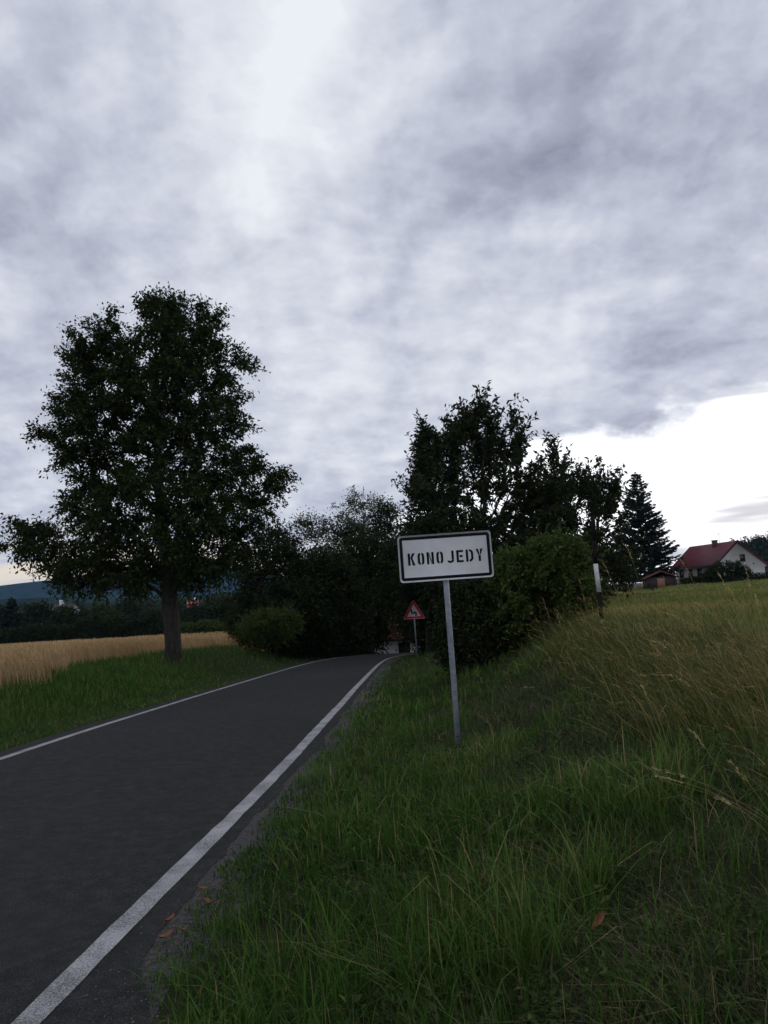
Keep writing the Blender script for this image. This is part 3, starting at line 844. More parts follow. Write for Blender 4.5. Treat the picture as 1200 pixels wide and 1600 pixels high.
shrub('elder_shrub', 'dark lower shrub at the bank foot right behind the sign post', 735, 905, 1050, 52, 15.0, 62, 200, LEAF_DARK, .08, sprig_len=.3, per=11)
shrub('roadside_shrub', 'bright green shrub at the end of the wheat field', 425, 950, 1003, 44, 40, 63, 170, LEAF_FRESH, .13, sprig_len=.42, tint0=.62, gap=.4, gap_scale=.9, shoots=1, shoot_len=.8, shoot_per=14)
shrub('roadside_shrub', 'shrub behind the bright green one, beside the dark trees', 385, 935, 1003, 30, 47, 64, 120, LEAF_FRESH, .13, sprig_len=.5, tint0=.25)
shrub('garden_shrub', 'dark round shrub in front of the white gable wall', 1136, 876, 915, 33, 88, 65, 180, LEAF_DARK, .2, sprig_len=.7)
shrub('garden_shrub', 'low dark shrub by the dark door of the gable wall', 1190, 905, 915, 22, 92, 66, 70, LEAF_DARK, .2, sprig_len=.5)

def spruce(name, label, px, ptop, D, width_m, seed, dens=1.0, group=None, bare=0.8):
    r = np.random.default_rng(seed)
    base = foot(px, D); root = empty(name, base, label, 'tree', group)
    H = P(px, ptop, D).z - base[2]
    mb = MB(); mb.tube([(0, 0, -.3), (0, 0, H*.3), (0.02, 0, H*.7), (0, 0, H)], [H*.016, H*.012, H*.006, .015], 7)
    V, T, C = [], [], []; k = 0
    def card(p, d, L, w):
        nonlocal k
        d = d/np.linalg.norm(d); s = np.cross(d, r.normal(size=3)); s /= np.linalg.norm(s)
        V.extend([p, p + d*L*.5 + s*w, p + d*L, p + d*L*.5 - s*w]); T.extend([(k, k+1, k+2), (k, k+2, k+3)]); C.extend([np.clip(r.normal(.45, .2), 0, 1)]*4); k += 4
    z = bare; 
    while z < H*0.985:
        f = z/H; Lmax = width_m*(1-f)**0.8 + .12
        nb = max(5, int(13*dens*(1-f*.5)))
        for j in range(nb):
            an = r.uniform(0, 6.283); L = Lmax*r.uniform(.65, 1.15); rise = -0.24 + 0.75*f + r.normal(0, .06)
            d = np.array([math.cos(an), math.sin(an), 0])
            pts = []
            for q in range(6):
                g = q/5; pts.append(np.array([0, 0, z + r.normal(0, .02)]) + d*L*g + np.array([0, 0, rise*L*g + (.34*(1-f))*L*g*g]))
            if L > .8: mb.tube(pts, [.03*(1-.8*q/5)+.004 for q in range(6)], 3, cap=False)
            m = int(8 + L*20*dens)
            for _ in range(m):
                g = r.uniform(.12, 1)**.8; i = min(4, int(g*5)); p = pts[i]*(1-(g*5-i)) + pts[i+1]*(g*5-i)
                dd = d*r.uniform(.3, 1) + np.array([-d[1], d[0], 0])*r.choice([-1, 1])*r.uniform(.2, 1.1) + np.array([0, 0, r.uniform(-.55, .1)])
                card(p, dd, r.uniform(.3, .65)*(1.1-.4*f), .078)
        z += H*0.022*r.uniform(.8, 1.25)
    for _ in range(30): card(np.array([0, 0, H*r.uniform(.95, 1.0)]), np.array([r.normal()*.4, r.normal()*.4, 1.0]), .35, .04)
    mb.build('trunk', BARK, root, smooth=True)
    finish(bpy.data.objects.new('crown', np_mesh('spruce_crown', V, [np.array(T)], NEEDLE, np.array(C))), root)
    return root
spruce('spruce_tree', 'tall dark spruce with tiered branches standing beside the red roofed house', 1008, 738, 101, 5.0, 71, 1.2, bare=1.2)

# ------------------------------------------------------------------ signs and pole
WHITE_SIGN = simple('sign_white', (.60,.61,.65), (.68,.69,.73), 6, 0.45, bumps=0.02)
RIM = simple('sign_rim', (.46,.47,.49), (.58,.59,.61), 14, 0.5)
BLACK = simple('sign_black', (.006,.0065,.010), (.012,.0125,.018), 9, 0.6, spec=0.08)
RED = simple('sign_red', (.42,.022,.035), (.50,.035,.050), 8, 0.45)
PINK = simple('sign_edge', (.55,.36,.38), (.62,.42,.44), 8, 0.5)
GALV = simple('galvanised', (.16,.178,.215), (.26,.285,.335), 22, 0.55, metal=0.35, bumps=0.05)
STEEL = simple('bolt_steel', (.16,.16,.17), (.26,.26,.27), 30, 0.5, metal=0.6)

def rrect(w, h, r, n=6, ox=0.0, oz=0.0):
    out = []
    for cx, cz, a0 in ((w/2-r, h/2-r, 0), (-w/2+r, h/2-r, 90), (-w/2+r, -h/2+r, 180), (w/2-r, -h/2+r, 270)):
        for k in range(n+1):
            a = R(a0 + 90*k/n); out.append((ox + cx + r*math.cos(a), oz + cz + r*math.sin(a)))
    return out
def ring(outer, inner, y0, y1):
    """frame between two outlines of equal length, given thickness"""
    n = len(outer)
    V = [(x, y0, z) for x, z in outer] + [(x, y0, z) for x, z in inner] + [(x, y1, z) for x, z in outer] + [(x, y1, z) for x, z in inner]
    Q = []
    for i in range(n):
        j = (i+1) % n
        Q += [(i, j, n+j, n+i), (2*n+i, 3*n+i, 3*n+j, 2*n+j), (i, 2*n+i, 2*n+j, j), (n+i, n+j, 3*n+j, 3*n+i)]
    return V, Q
def arc(cx, cz, rx, rz, a0, a1, th, n=8):
    """a curved stroke as outline"""
    o = [(cx + rx*math.cos(R(a0+(a1-a0)*k/n)), cz + rz*math.sin(R(a0+(a1-a0)*k/n))) for k in range(n+1)]
    i = [(cx + (rx-th)*math.cos(R(a0+(a1-a0)*k/n)), cz + (rz-th)*math.sin(R(a0+(a1-a0)*k/n))) for k in range(n+1)]
    return o + i[::-1]
def glyph(ch, w, h, t):
    """stencil strokes (closed outlines) of one letter, origin bottom left"""
    g = 0.011
    def bar(x0, z0, x1, z1): return [(x0, z0), (x1, z0), (x1, z1), (x0, z1)]
    def para(ax, az, bx, bz, th): return [(ax, az), (ax+th, az), (bx+th, bz), (bx, bz)]
    if ch == 'K':
        return [bar(0, 0, t, h), [(t+.004, h*.50), (t+.004, h*.66), (w-t*1.15, h), (w, h), (t+.017, h*.50)],
                [(t+.010, h*.49), (t+.024, h*.60), (w, 0), (w-t*1.2, 0)]]
    if ch == 'O':
        r = w/2
        L = [(r-g/2, 0), (r-g/2, t*.9), (t, r*.95), (t, h-r*.95), (r-g/2, h-t*.9), (r-g/2, h), (r*.45, h-r*.12), (r*.12, h-r*.45), (0, h-r*.95), (0, r*.95), (r*.12, r*.45), (r*.45, r*.12)]
        return [L, [(w-x, z) for x, z in L[::-1]]]
    if ch == 'N':
        return [bar(0, 0, t, h), bar(w-t, 0, w, h), [(t+.003, h), (t+.003, h*.68), (w-t-.003, 0.0), (w-t-.003, h*.32)]]
    if ch == 'J':
        r = w*.5
        return [bar(w-t, r*.95, w, h), [(w, r*.90), (w-t, r*.90), (w-t*1.25, r*.5), (w*.5, t*.95), (w*.22, t*.95), (0, t*1.4), (0, t*.55), (w*.22, 0), (w*.58, 0), (w-t*.45, r*.25), (w-t*.1, r*.55)]]
    if ch == 'E':
        return [bar(0, 0, t, h), bar(t+.0005, 0, w, t*.9), bar(t+.0005, h-t*.9, w, h), bar(t+.008, h/2-t*.45, w*.88, h/2+t*.45)]
    if ch == 'D':
        return [bar(0, 0, t, h), [(t+g, 0), (w*.62, 0), (w*.88, h*.10), (w, h*.25), (w, h*.75), (w*.88, h*.90), (w*.62, h), (t+g, h), (t+g, h-t*.9), (w*.55, h-t*.9), (w-t, h*.73), (w-t, h*.27), (w*.55, t*.9), (t+g, t*.9)]]
    if ch == 'Y':
        return [bar(w/2-t/2, 0, w/2+t/2, h*.47), [(0, h), (t*1.05, h), (w/2+t*.1, h*.50), (w/2-t/2, h*.50)], [(w-t*1.05, h), (w, h), (w/2+t/2, h*.50), (w/2+t*.16, h*.55)]]

def town_sign():
    D = 8.2
    b = P(718, 1178, D); base = (b.x, D, gz(b.x, D))
    root = empty('town_sign', base, 'white rectangular town entry sign reading KONOJEDY on a grey steel post', 'sign')
    ctr = P(696, 869.5, D)
    cx, cz = ctr.x - base[0], ctr.z - base[2]
    lean = (P(697, 905, D).x - base[0])
    mb = MB(); tp = cz + .22; ph = tp
    x_at = lambda z: lean*z/(P(697, 905, D).z - base[2])
    mb.tube([(0, .045, -.35), (x_at(.5), .045, .5), (x_at(1.2), .045, 1.2), (x_at(ph), .045, ph)], .030, 16)
    mb.build('post', GALV, root, smooth=False)
    rot = Matrix.Rotation(R(-0.7), 4, 'Y'); rot = Matrix.Translation((cx, 0, cz)) @ rot
    def fix(o, parent=root):
        o.data.transform(rot); o.data.update(); o.parent = parent; return o
    W, H = 1.0, 0.5
    mb = MB(); mb.prism(rrect(W, H, .034), 0.0, .004)
    V, Q = ring(rrect(W, H, .034), rrect(W-.006, H-.006, .031), 0.0042, .018); mb.add(V, Q)      # folded rim
    panel = fix(mb.build('panel', RIM))
    mb = MB(); mb.prism(rrect(.899, .399, .006), -.0012, -.0002); fix(mb.build('face', WHITE_SIGN), panel)
    mb = MB(); V, Q = ring(rrect(.964, .464, .030), rrect(.902, .402, .004), -.0014, -.0001); mb.add(V, Q); fix(mb.build('border', BLACK), panel)
    for ch, a, c in (('K',.099,.175),('O',.203,.274),('N',.300,.376),('O',.403,.475),('J',.520,.589),('E',.617,.691),('D',.718,.797),('Y',.826,.900)):
        mb = MB()
        for poly in glyph(ch, (c-a)*W, .130, .0245): mb.prism([(x + a*W - W/2, z - .072) for x, z in poly], -.0024, -.0010)
        l = fix(mb.build('letter', BLACK), panel); l['label'] = 'black stencil letter ' + ch
    for zz in (-.13, .13):
        mb = MB(); mb.box((-.06, .006, zz-.015), (.06, .014, zz+.015)); V, Q = ring(rrect(.084, .084, .040), rrect(.072, .072, .034), zz-.016, zz+.016)
        V = [(x + x_at(cz) - cx, z + .045, y) for x, y, z in V]; mb.add(V, Q); fix(mb.build('clamp', STEEL))
    for sx in (-.006,):
        mb = MB(); mb.box((-.02, -.003, H/2-.012), (.0, .0005, H/2-.006)); fix(mb.build('bolt', STEEL), panel)
town_sign()

def warning_sign():
    D = 33.5
    b = P(652.5, 1031, D); base = (b.x, D, gz(b.x, D))
    root = empty('warning_sign', base, 'red bordered triangular warning sign with a double bend arrow on a thin post', 'sign')
    c = P(646.5, 955, D); cz = c.z - base[2]; cx = c.x - base[0]
    mb = MB(); mb.tube([(0, .045, -.4), (cx*.5, .045, cz*.5), (cx, .045, cz+.25)], .030, 12); mb.build('post', GALV, root)
    def tri(r, rc):
        out = []
        for k in range(3):
            a = R(90 + 120*k); px_, pz = (r-2*rc)*math.cos(a), (r-2*rc)*math.sin(a)
            for q in range(7): out.append((cx + px_ + rc*math.cos(a + R(-60+20*q)), cz - .05 + pz + rc*math.sin(a + R(-60+20*q))))
        return out
    mb = MB(); mb.prism(tri(.56, .045), 0, .012); panel = mb.build('panel', PINK, root)
    mb = MB(); mb.prism(tri(.535, .035), -.003, .0005); mb.build('border', RED, panel)
    mb = MB(); mb.prism(tri(.345, .012), -.006, -.0025); mb.build('face', WHITE_SIGN, panel)
    # double bend arrow
    pts = [(.085, -.155), (.095, -.02), (.055, .015), (-.045, -.045), (-.085, -.02), (-.10, .075)]
    L, Rr = [], []
    for i, (x, z) in enumerate(pts):
        a = pts[max(0, i-1)]; e = pts[min(len(pts)-1, i+1)]; dx, dz = e[0]-a[0], e[1]-a[1]; n = math.hypot(dx, dz)
        w = .034
        L.append((cx + x - dz/n*w, cz - .05 + z + dx/n*w)); Rr.append((cx + x + dz/n*w, cz - .05 + z - dx/n*w))
    mb = MB(); mb.prism(L + Rr[::-1], -.009, -.0055)
    mb.prism([(cx-.15, cz-.05+.06), (cx-.045, cz-.05+.075), (cx-.105, cz-.05+.16)], -.0093, -.0057)
    mb.build('arrow', BLACK, panel)
    mb = MB(); mb.box((cx-.05, .012, cz-.1), (cx+.05, .02, cz-.06)); mb.build('clamp', STEEL, root)
warning_sign()

def snow_pole():
    D = 13.0
    b = P(940, 987, D); base = (b.x, D, gz(b.x, D))
    root = empty('snow_pole', base, 'slim wooden snow pole painted in black and white bands at the meadow edge', 'pole')
    white = simple('pole_white', (.42,.41,.43), (.62,.61,.62), 14, .8, bumps=.1); black = simple('pole_black', (.008,.007,.007), (.022,.018,.017), 12, .9, bumps=.1, spec=0.05)
    q = lambda x, y: P(x, y, D)
    marks = [(941.5, 1000, None), (940, 968, 'w'), (936, 925, 'b'), (930.5, 881, 'w'), (929, 845, 'b'), (926, 806, 'b')]
    prev = None
    for x, y, c in marks:
        v = q(x, y); p = Vector((v.x - base[0], 0, v.z - base[2]))
        if prev is None: p.z = -.3
        else:
            d = (p-prev)
            mb = MB(); k = .031 if c == 'w' else .0295; a0 = prev; a1 = p
            V = []
            for pt in (a0, a1):
                for sx, sy in ((-1,-1),(-.6,-1.15),(.6,-1.15),(1,-1),(1,1),(-1,1)): V.append((pt.x + sx*k, pt.y + sy*k, pt.z))
            Q = [(i, (i+1) % 6, 6+(i+1) % 6, 6+i) for i in range(6)]
            mb.add(V, Q, [(0,2,1),(0,3,2),(0,4,3),(0,5,4),(6,7,8),(6,8,9),(6,9,10),(6,10,11)])
            mb.build('band', white if c == 'w' else black, root)
        prev = p
snow_pole()

# ------------------------------------------------------------------ houses
PLASTER = simple('plaster_white', (.64,.65,.68), (.76,.77,.80), 1.2, .9, bumps=.05)
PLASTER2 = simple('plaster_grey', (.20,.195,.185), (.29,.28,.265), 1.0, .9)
ROOFRED = simple('roof_red', (.075,.013,.019), (.11,.018,.026), 1.5, .8)
ROOFOLD = simple('roof_old', (.12,.055,.045), (.20,.09,.07), 1.2, .85)
TRIM = simple('trim_dark', (.035,.026,.022), (.06,.045,.038), 4, .8)
BRICK = simple('chimney_brick', (.06,.038,.035), (.10,.06,.055), 9, .9)
WOODF = simple('fence_wood', (.24,.12,.07), (.36,.19,.115), 5, .85)
def mat_glass():
    m, t, b = new_mat('window_glass')
    b.inputs['Base Color'].default_value = (.02,.023,.03,1); b.inputs['Roughness'].default_value = .08; b.inputs['Specular IOR Level'].default_value = .5
    return m
GLASS = mat_glass()
def part(name, mat, parent, *boxes, **kw):
    mb = MB()
    for a, b in boxes: mb.box(a, b)
    return mb.build(name, mat, parent, **kw)
def window(parent, axis, at, lo, hi, z0, z1, depth=.10, out=-1, cross=True):
    """a framed pane; axis 'x': wall runs along x at y=at, 'y': along y at x=at; out = side of the outside"""
    def B(a0, a1, d0, d1, q0, q1):
        d0, d1 = sorted((at + out*d0, at + out*d1))
        return ((a0, d0, q0), (a1, d1, q1)) if axis == 'x' else ((d0, a0, q0), (d1, a1, q1))
    t = .06
    bars = [B(lo, lo+t, -.02, .05, z0, z1), B(hi-t, hi, -.02, .05, z0, z1), B(lo+t, hi-t, -.02, .05, z0, z0+t), B(lo+t, hi-t, -.02, .05, z1-t, z1)]
    if cross: bars.append(B((lo+hi)/2-.025, (lo+hi)/2+.025, -.02, .04, z0+t, z1-t))
    w = part('window', TRIM, parent, *bars)
    part('pane', GLASS, w, B(lo+t*.5, hi-t*.5, -.02, .015, z0+t*.5, z1-t*.5))
    part('sill', PLASTER2, w, B(lo-.08, hi+.08, -.02, .12, z0-.07, z0-.005))
    return w

def red_house():
    A = P(1150, 846, 103); B = P(1081, 856, 114)
    r = Vector((B.x-A.x, B.y-A.y, 0)); Lh = r.length; r.normalize()
    g = Vector((r.y, -r.x, 0))
    zg = gz(A.x, A.y)
    root = empty('house', (A.x, A.y, zg), 'white house with dark red gable roof and brick chimney across the meadow', 'house', rz=math.atan2(g.y, g.x))
    hr = A.z - zg; wl, wr = 3.2, 4.7
    hl = hr - 2.85; hr2 = hr - 3.9
    # walls: gable prism with openings left to the framed windows
    mb = MB()
    n = [(-wl+.35, -.6), (wr, -.6), (wr, hr2+.05), (0, hr-.12), (-wl+.35, hl+.22)]
    mb.prism(n, 0, Lh); mb.build('wall', PLASTER, root)
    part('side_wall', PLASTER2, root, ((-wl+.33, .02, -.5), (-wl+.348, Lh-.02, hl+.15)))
    t = .16
    def slope(x0, z0, x1, z1, nm):
        mb = MB(); d = Vector((x1-x0, z1-z0)).normalized(); nx, nz = -d.y*t, d.x*t
        if nz < 0: nx, nz = -nx, -nz
        mb.prism([(x0, z0), (x1, z1), (x1+nx, z1+nz), (x0+nx, z0+nz)], -.35, Lh+.4); return mb.build(nm, ROOFRED, root)
    ro = slope(-wl-.25, hl-.2, .03, hr, 'roof_slope'); slope(wr+.35, hr2-.25, -.03, hr+.002, 'roof_slope')
    part('gutter', TRIM, ro, ((-wl-.40, -.3, hl-.30), (-wl-.24, Lh+.3, hl-.18)))
    for s in (1, -1):
        mb = MB()
        x1, z1 = ((-wl-.25, hl-.2) if s > 0 else (wr+.35, hr2-.25))
        mb.prism([(x1, z1-.12), (x1, z1), (0, hr-.002), (0, hr-.16)], -.33, -.25); mb.build('verge_board', TRIM, root)
    ch = part('chimney', BRICK, root, ((-.75, Lh*.36, hr-.7), (-.2, Lh*.36+.55, hr+.45))); part('chimney_cap', TRIM, ch, ((-.82, Lh*.36-.07, hr+.45), (-.13, Lh*.36+.62, hr+.53)))
    mb = MB(); mb.tube([(-.3, Lh*.3, hr), (-.3, Lh*.3, hr+1.5)], .02, 5); mb.tube([(-.6, Lh*.3, hr+1.3), (0, Lh*.3, hr+1.3)], .015, 4); mb.build('aerial', STEEL, root)
    window(root, 'x', 0, .30, 1.05, hr-2.7, hr-1.75)
    part('vent', TRIM, root, ((2.1, -.03, hr-3.15), (2.3, .01, hr-2.95)))
    part('door', TRIM, root, ((3.75, -.04, -.3), (4.6, .01, 1.7)))
    for y0 in (1.5, 4.2, 6.6, 9.0):
        if y0 + 1.1 < Lh: window(root, 'y', -wl+.33, y0, y0+1.1, .75, 1.95)
red_house()

def shed():
    A = P(1033, 903, 96); zg = gz(A.x, A.y)
    root = empty('shed', (A.x, A.y, zg), 'low wooden shed with small red roof behind the board fence', 'shed', rz=R(-8))
    part('wall', TRIM, root, ((-1.8, 0, -.2), (1.8, 2.5, 1.25)))
    mb = MB(); mb.prism([(-2.2, 1.15), (0, 2.05), (2.2, 1.15), (2.2, 1.05), (0, 1.93), (-2.2, 1.05)], -.3, 2.8); mb.build('roof', ROOFOLD, root)
    part('door', WOODF, root, ((-.5, -.05, -.1), (.4, .01, 1.1)))
    # board fence
    a = P(1000, 915, 92); b = P(1068, 912, 92)
    fr = empty('board_fence', (a.x, a.y, gz(a.x, a.y)), 'brown vertical board fence between the spruce and the house', 'fence')
    L = b.x - a.x; n = int(L/.19)
    mb = MB(); mb.box((-.07, -.05, -.1), (.07, .05, .12)); 
    rail = part('rail', WOODF, fr, ((0, .022, .25), (L, .06, .33)), ((0, .022, .8), (L, .06, .88)))
    me = None
    for k in range(n):
        if me is None:
            m = MB(); m.box((-.075, -.018, -.3), (.075, .02, 1.06)); me = m.mesh('board', WOODF)
        o = bpy.data.objects.new('board', me); finish(o, fr); o.location = (.09 + k*L/n, random.uniform(-.012, .0), random.uniform(-.07, .07))
        if random.random() < .12: o.scale = (1, 1, .8)
    for k in range(5): part('post', TRIM, fr, ((k*L/4-.05, .06, -.3), (k*L/4+.05, .16, 1.1)))
shed()

def valley_house():
    D = 58
    a, b = P(572, 1006, D), P(668, 1002, D)
    zg = -6.2
    root = empty('house', ((a.x+b.x)/2, D, zg), 'white walled house with faded red roof at the end of the road', 'house')
    L = (b.x-a.x)/2; he = P(615, 997, D).z - zg; hr = he + 3.4
    part('wall', simple('lime_wash', (.70,.70,.71), (.80,.80,.81), 1.0, .9), root, ((-L+.3, 0, -1.2), (L-.3, 7, he)))
    mb = MB(); V = [(-L-.1, -.30, he-.02), (L+.1, -.30, he-.02), (L+.1, 3.5, hr), (-L-.1, 3.5, hr), (L+.1, 7.55, he-.1), (-L-.1, 7.55, he-.1)]
    V2 = [(x, y, z-.14) for x, y, z in V]
    mb.add(V + V2, [(0,1,2,3),(3,2,4,5),(7,6,9,8),(8,9,11,10),(0,6,7,1),(5,4,10,11)], [(0,3,9),(0,9,6),(3,5,11),(3,11,9),(1,7,8),(1,8,2),(2,8,10),(2,10,4)])
    ro = mb.build('roof', ROOFOLD, root)
    for s in (-1, 1):
        mb = MB(); mb.prism([(0.0, he-.05), (7.0, he-.05), (3.5, hr-.17)], s*(L-.32), s*(L-.55)); o = mb.build('gable', PLASTER, root)
        o.data.transform(Matrix(((0,1,0,0),(1,0,0,0),(0,0,1,0),(0,0,0,1))))
    part('gutter', TRIM, ro, ((-L-.1, -.42, he-.20), (L+.1, -.28, he-.04)))
    part('door', TRIM, root, ((.1, -.05, -.6), (.95, .01, he-.35)))
    for x0 in (-4.2, -2.2, 2.0): 
        if abs(x0) < L-1: window(root, 'x', 0, x0, x0+.9, he-1.55, he-.5)
    part('chimney', BRICK, ro, ((1.2, 3.1, hr-.6), (1.8, 3.8, hr+.7)))
valley_house()

def village_house(label, px, py, D, w, h, roofm, rz):
    A = P(px, py, D); zg = gz(A.x, D)
    root = empty('house', (A.x, D, zg), label, 'house', rz=rz)
    hr = A.z - zg; he = hr - h
    part('wall', PLASTER2, root, ((-w+.2, .2, -.5), (w-.2, 6.8, he)))
    mb = MB(); mb.prism([(0.2, he-.05), (6.8, he-.05), (3.5, hr-.15)], -w+.25, w-.25); o = mb.build('gable', PLASTER, root); o.data.transform(Matrix(((0,1,0,0),(1,0,0,0),(0,0,1,0),(0,0,0,1))))
    mb = MB(); V = [(-w, -.3, he-.1), (w, -.3, he-.1), (w, 3.5, hr), (-w, 3.5, hr), (w, 7.3, he-.1), (-w, 7.3, he-.1)]
    V2 = [(x, y, z-.14) for x, y, z in V]
    mb.add(V + V2, [(0,1,2,3),(3,2,4,5),(7,6,9,8),(8,9,11,10),(0,6,7,1),(5,4,10,11)], [(0,3,9),(0,9,6),(3,5,11),(3,11,9),(1,7,8),(1,8,2),(2,8,10),(2,10,4)])
    ro = mb.build('roof', roofm, root)
    part('chimney', PLASTER, ro, ((.4, 3.2, hr-.5), (1.0, 3.8, hr+.8)))
    for x0 in (-w*.6, w*.2): window(root, 'x', .2, x0, x0+1.0, he-1.7, he-.5)
village_house('village house with orange red roof seen beside the trunk of the roadside tree', 300, 938, 230, 1.7, 2.0, simple('roof_orange', (.26,.07,.055), (.33,.10,.08), 1, .8), .2)
village_house('pale village house half hidden behind the hedge trees', 72, 945, 150, 4.0, 2.6, TRIM, -.3)

# ------------------------------------------------------------------ distance: hedge, village trees, hills
def hedge(name, label, pts, h, w, n, leaf, mat, seed, step=None):
    """a clipped-ish hedge: stems and a leaf volume along a line"""
    r = np.random.default_rng(seed)
    root = empty(name, (pts[0][0], pts[0][1], gz(*pts[0])), label, 'hedge')
    P0 = np.array(pts, float); u = r.uniform(0, len(pts)-1-1e-6, n); i = u.astype(int); f = (u-i)[:, None]
    q = P0[i]*(1-f) + P0[i+1]*f
    d = P0[i+1]-P0[i]; nrm = np.stack([-d[:, 1], d[:, 0]], -1)/np.linalg.norm(d, axis=1, keepdims=True)
    off = np.clip(r.normal(0, w*.4, n), -w, w)
    q = q + nrm*off[:, None]
    hh = h*(0.86 + 0.22*vnoise(q[:, 0], q[:, 1], 0.55, seed) + .12*vnoise(q[:, 0], q[:, 1], 2.0, seed))
    z = hh*r.uniform(0, 1, n)**.6*(1-.25*(off/w)**2)
    pos = np.stack([q[:, 0]-pts[0][0], q[:, 1]-pts[0][1], ground_z(q[:, 0], q[:, 1]) + z - gz(*pts[0])], -1)
    me = leaves_mesh(name, pos, r.normal(size=(n, 3)), np.full(n, leaf), mat, r, ratio=.6)
    finish(bpy.data.objects.new('foliage', me), root)
    for k in range(10):
        mb = MB(); j = r.integers(0, n); x, y = q[j]; zz = gz(x, y); b0 = (x-pts[0][0], y-pts[0][1], zz-gz(*pts[0]))
        mb.tube([(b0[0], b0[1], b0[2]-.2), (b0[0]+r.normal(0, .1), b0[1], b0[2]+h*.7)], [.05, .02], 4, cap=False); mb.build('stem', BARK, root)
def gp(px, D): v = P(px, 990, D); return (v.x, D)
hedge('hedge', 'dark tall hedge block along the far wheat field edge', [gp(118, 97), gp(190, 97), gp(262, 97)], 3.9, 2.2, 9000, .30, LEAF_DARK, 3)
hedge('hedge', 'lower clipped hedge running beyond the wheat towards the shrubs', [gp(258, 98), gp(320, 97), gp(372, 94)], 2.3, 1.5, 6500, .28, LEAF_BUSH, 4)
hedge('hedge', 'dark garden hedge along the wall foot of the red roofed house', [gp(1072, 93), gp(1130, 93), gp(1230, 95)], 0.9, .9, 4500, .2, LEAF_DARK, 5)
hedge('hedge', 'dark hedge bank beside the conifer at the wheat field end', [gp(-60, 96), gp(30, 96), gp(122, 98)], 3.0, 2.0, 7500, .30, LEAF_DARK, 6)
vt = [(60,938,126,26,LEAF_DARK,'dark round village tree above the pale house'),(112,945,122,28,LEAF_DARK,'low round village tree behind the dark hedge block'),(160,938,140,30,LEAF_WILLOW,'greyish village tree behind the tall hedge'),
      (200,930,150,26,LEAF_DARK,'dark village tree between grey and broad ones'),(245,948,128,26,LEAF_WILLOW,'pale low village tree over the hedge end'),(320,932,130,32,LEAF_DARK,'broad dark village tree behind the roadside tree trunk'),
      (362,925,110,34,LEAF_DARK,'dark village tree next to the roadside shrubs'),(-30,935,120,34,LEAF_DARK,'dark village tree beside the small conifer'),(275,940,175,20,LEAF_DARK,'small far village tree by the orange red roof')]
for j, (px, py, D, hw, m, lb) in enumerate(vt):
    wood_tree(lb, px, py, 1000, hw, D, 80+j, 70, m, .5, name='village_tree', group='trees of the village', sprigs=5, per=9, sprig_len=1.6, seg=2.0, gap=.2)
spruce('small_conifer', 'small dark conifer at the far end of the wheat field', 18, 936, 100, 2.2, 72, .8, bare=.4)

def hill(name, D, ridge, depth, mat, seed, foot_z=-6.0):
    """a long rounded hill whose crest passes through the given directions at distance D"""
    r = np.random.default_rng(seed)
    xs = np.array([P(px, py, D).x for px, py in ridge]); zs = np.array([P(px, py, D).z for px, py in ridge])
    X = np.linspace(xs[0], xs[-1], 260); Zc = np.interp(X, xs, zs)
    ker = np.hanning(31); ker /= ker.sum(); Zc = np.convolve(np.pad(Zc, 15, mode='edge'), ker, mode='valid')
    rows = np.linspace(-1, 1, 41); V = []
    for t in rows:
        k = math.cos(t*math.pi/2)**1.3
        nz = np.array([mnoise.fractal(Vector((x*4/D, t*1.3, seed)), .9, 2.1, 6) for x in X])
        edge = np.minimum(1, (np.minimum(X-X[0], X[-1]-X)/(0.12*(X[-1]-X[0]))))
        V.append(np.stack([X, np.full_like(X, D + t*depth), foot_z + (Zc-foot_z)*k*np.clip(edge, 0, 1) + nz*0.05*(Zc-foot_z)*k], -1))
    V = np.array(V); i = np.arange(V.shape[0]*V.shape[1]).reshape(V.shape[:2])
    Q = np.stack([i[:-1,:-1], i[:-1,1:], i[1:,1:], i[1:,:-1]], -1).reshape(-1, 4)
    return finish(bpy.data.objects.new(name, np_mesh(name, V.reshape(-1, 3), [Q], mat, smooth=True)), kind='structure')
def mat_forest():
    m, t, b = new_mat('forest_far'); co = posco(t)
    f = tnoise(t, co, .02, 8, .7); g = tnoise(t, co, .12, 4, .7)
    t.links.new(tmix(t, (f*.6 + g*.5).step(.4, .75), (.014,.022,.012), (.040,.055,.024)), b.inputs['Base Color']); b.inputs['Roughness'].default_value = 1
    b.inputs['Specular IOR Level'].default_value = 0
    bump(t, b, g, 1.0, 8.0); return m
FOREST = mat_forest()
hill('hill', 2600, [(-500,945),(-300,938),(-120,928),(-30,921),(20,914),(60,908),(110,905),(170,900),(240,888),(290,880),(330,882),(400,895),(500,905),(620,915),(800,915)], 500, FOREST, 3)
hill('hill', 1100, [(-400,950),(-200,945),(-60,938),(20,936),(90,932),(180,934),(300,930),(420,925),(560,925)], 220, FOREST, 8)
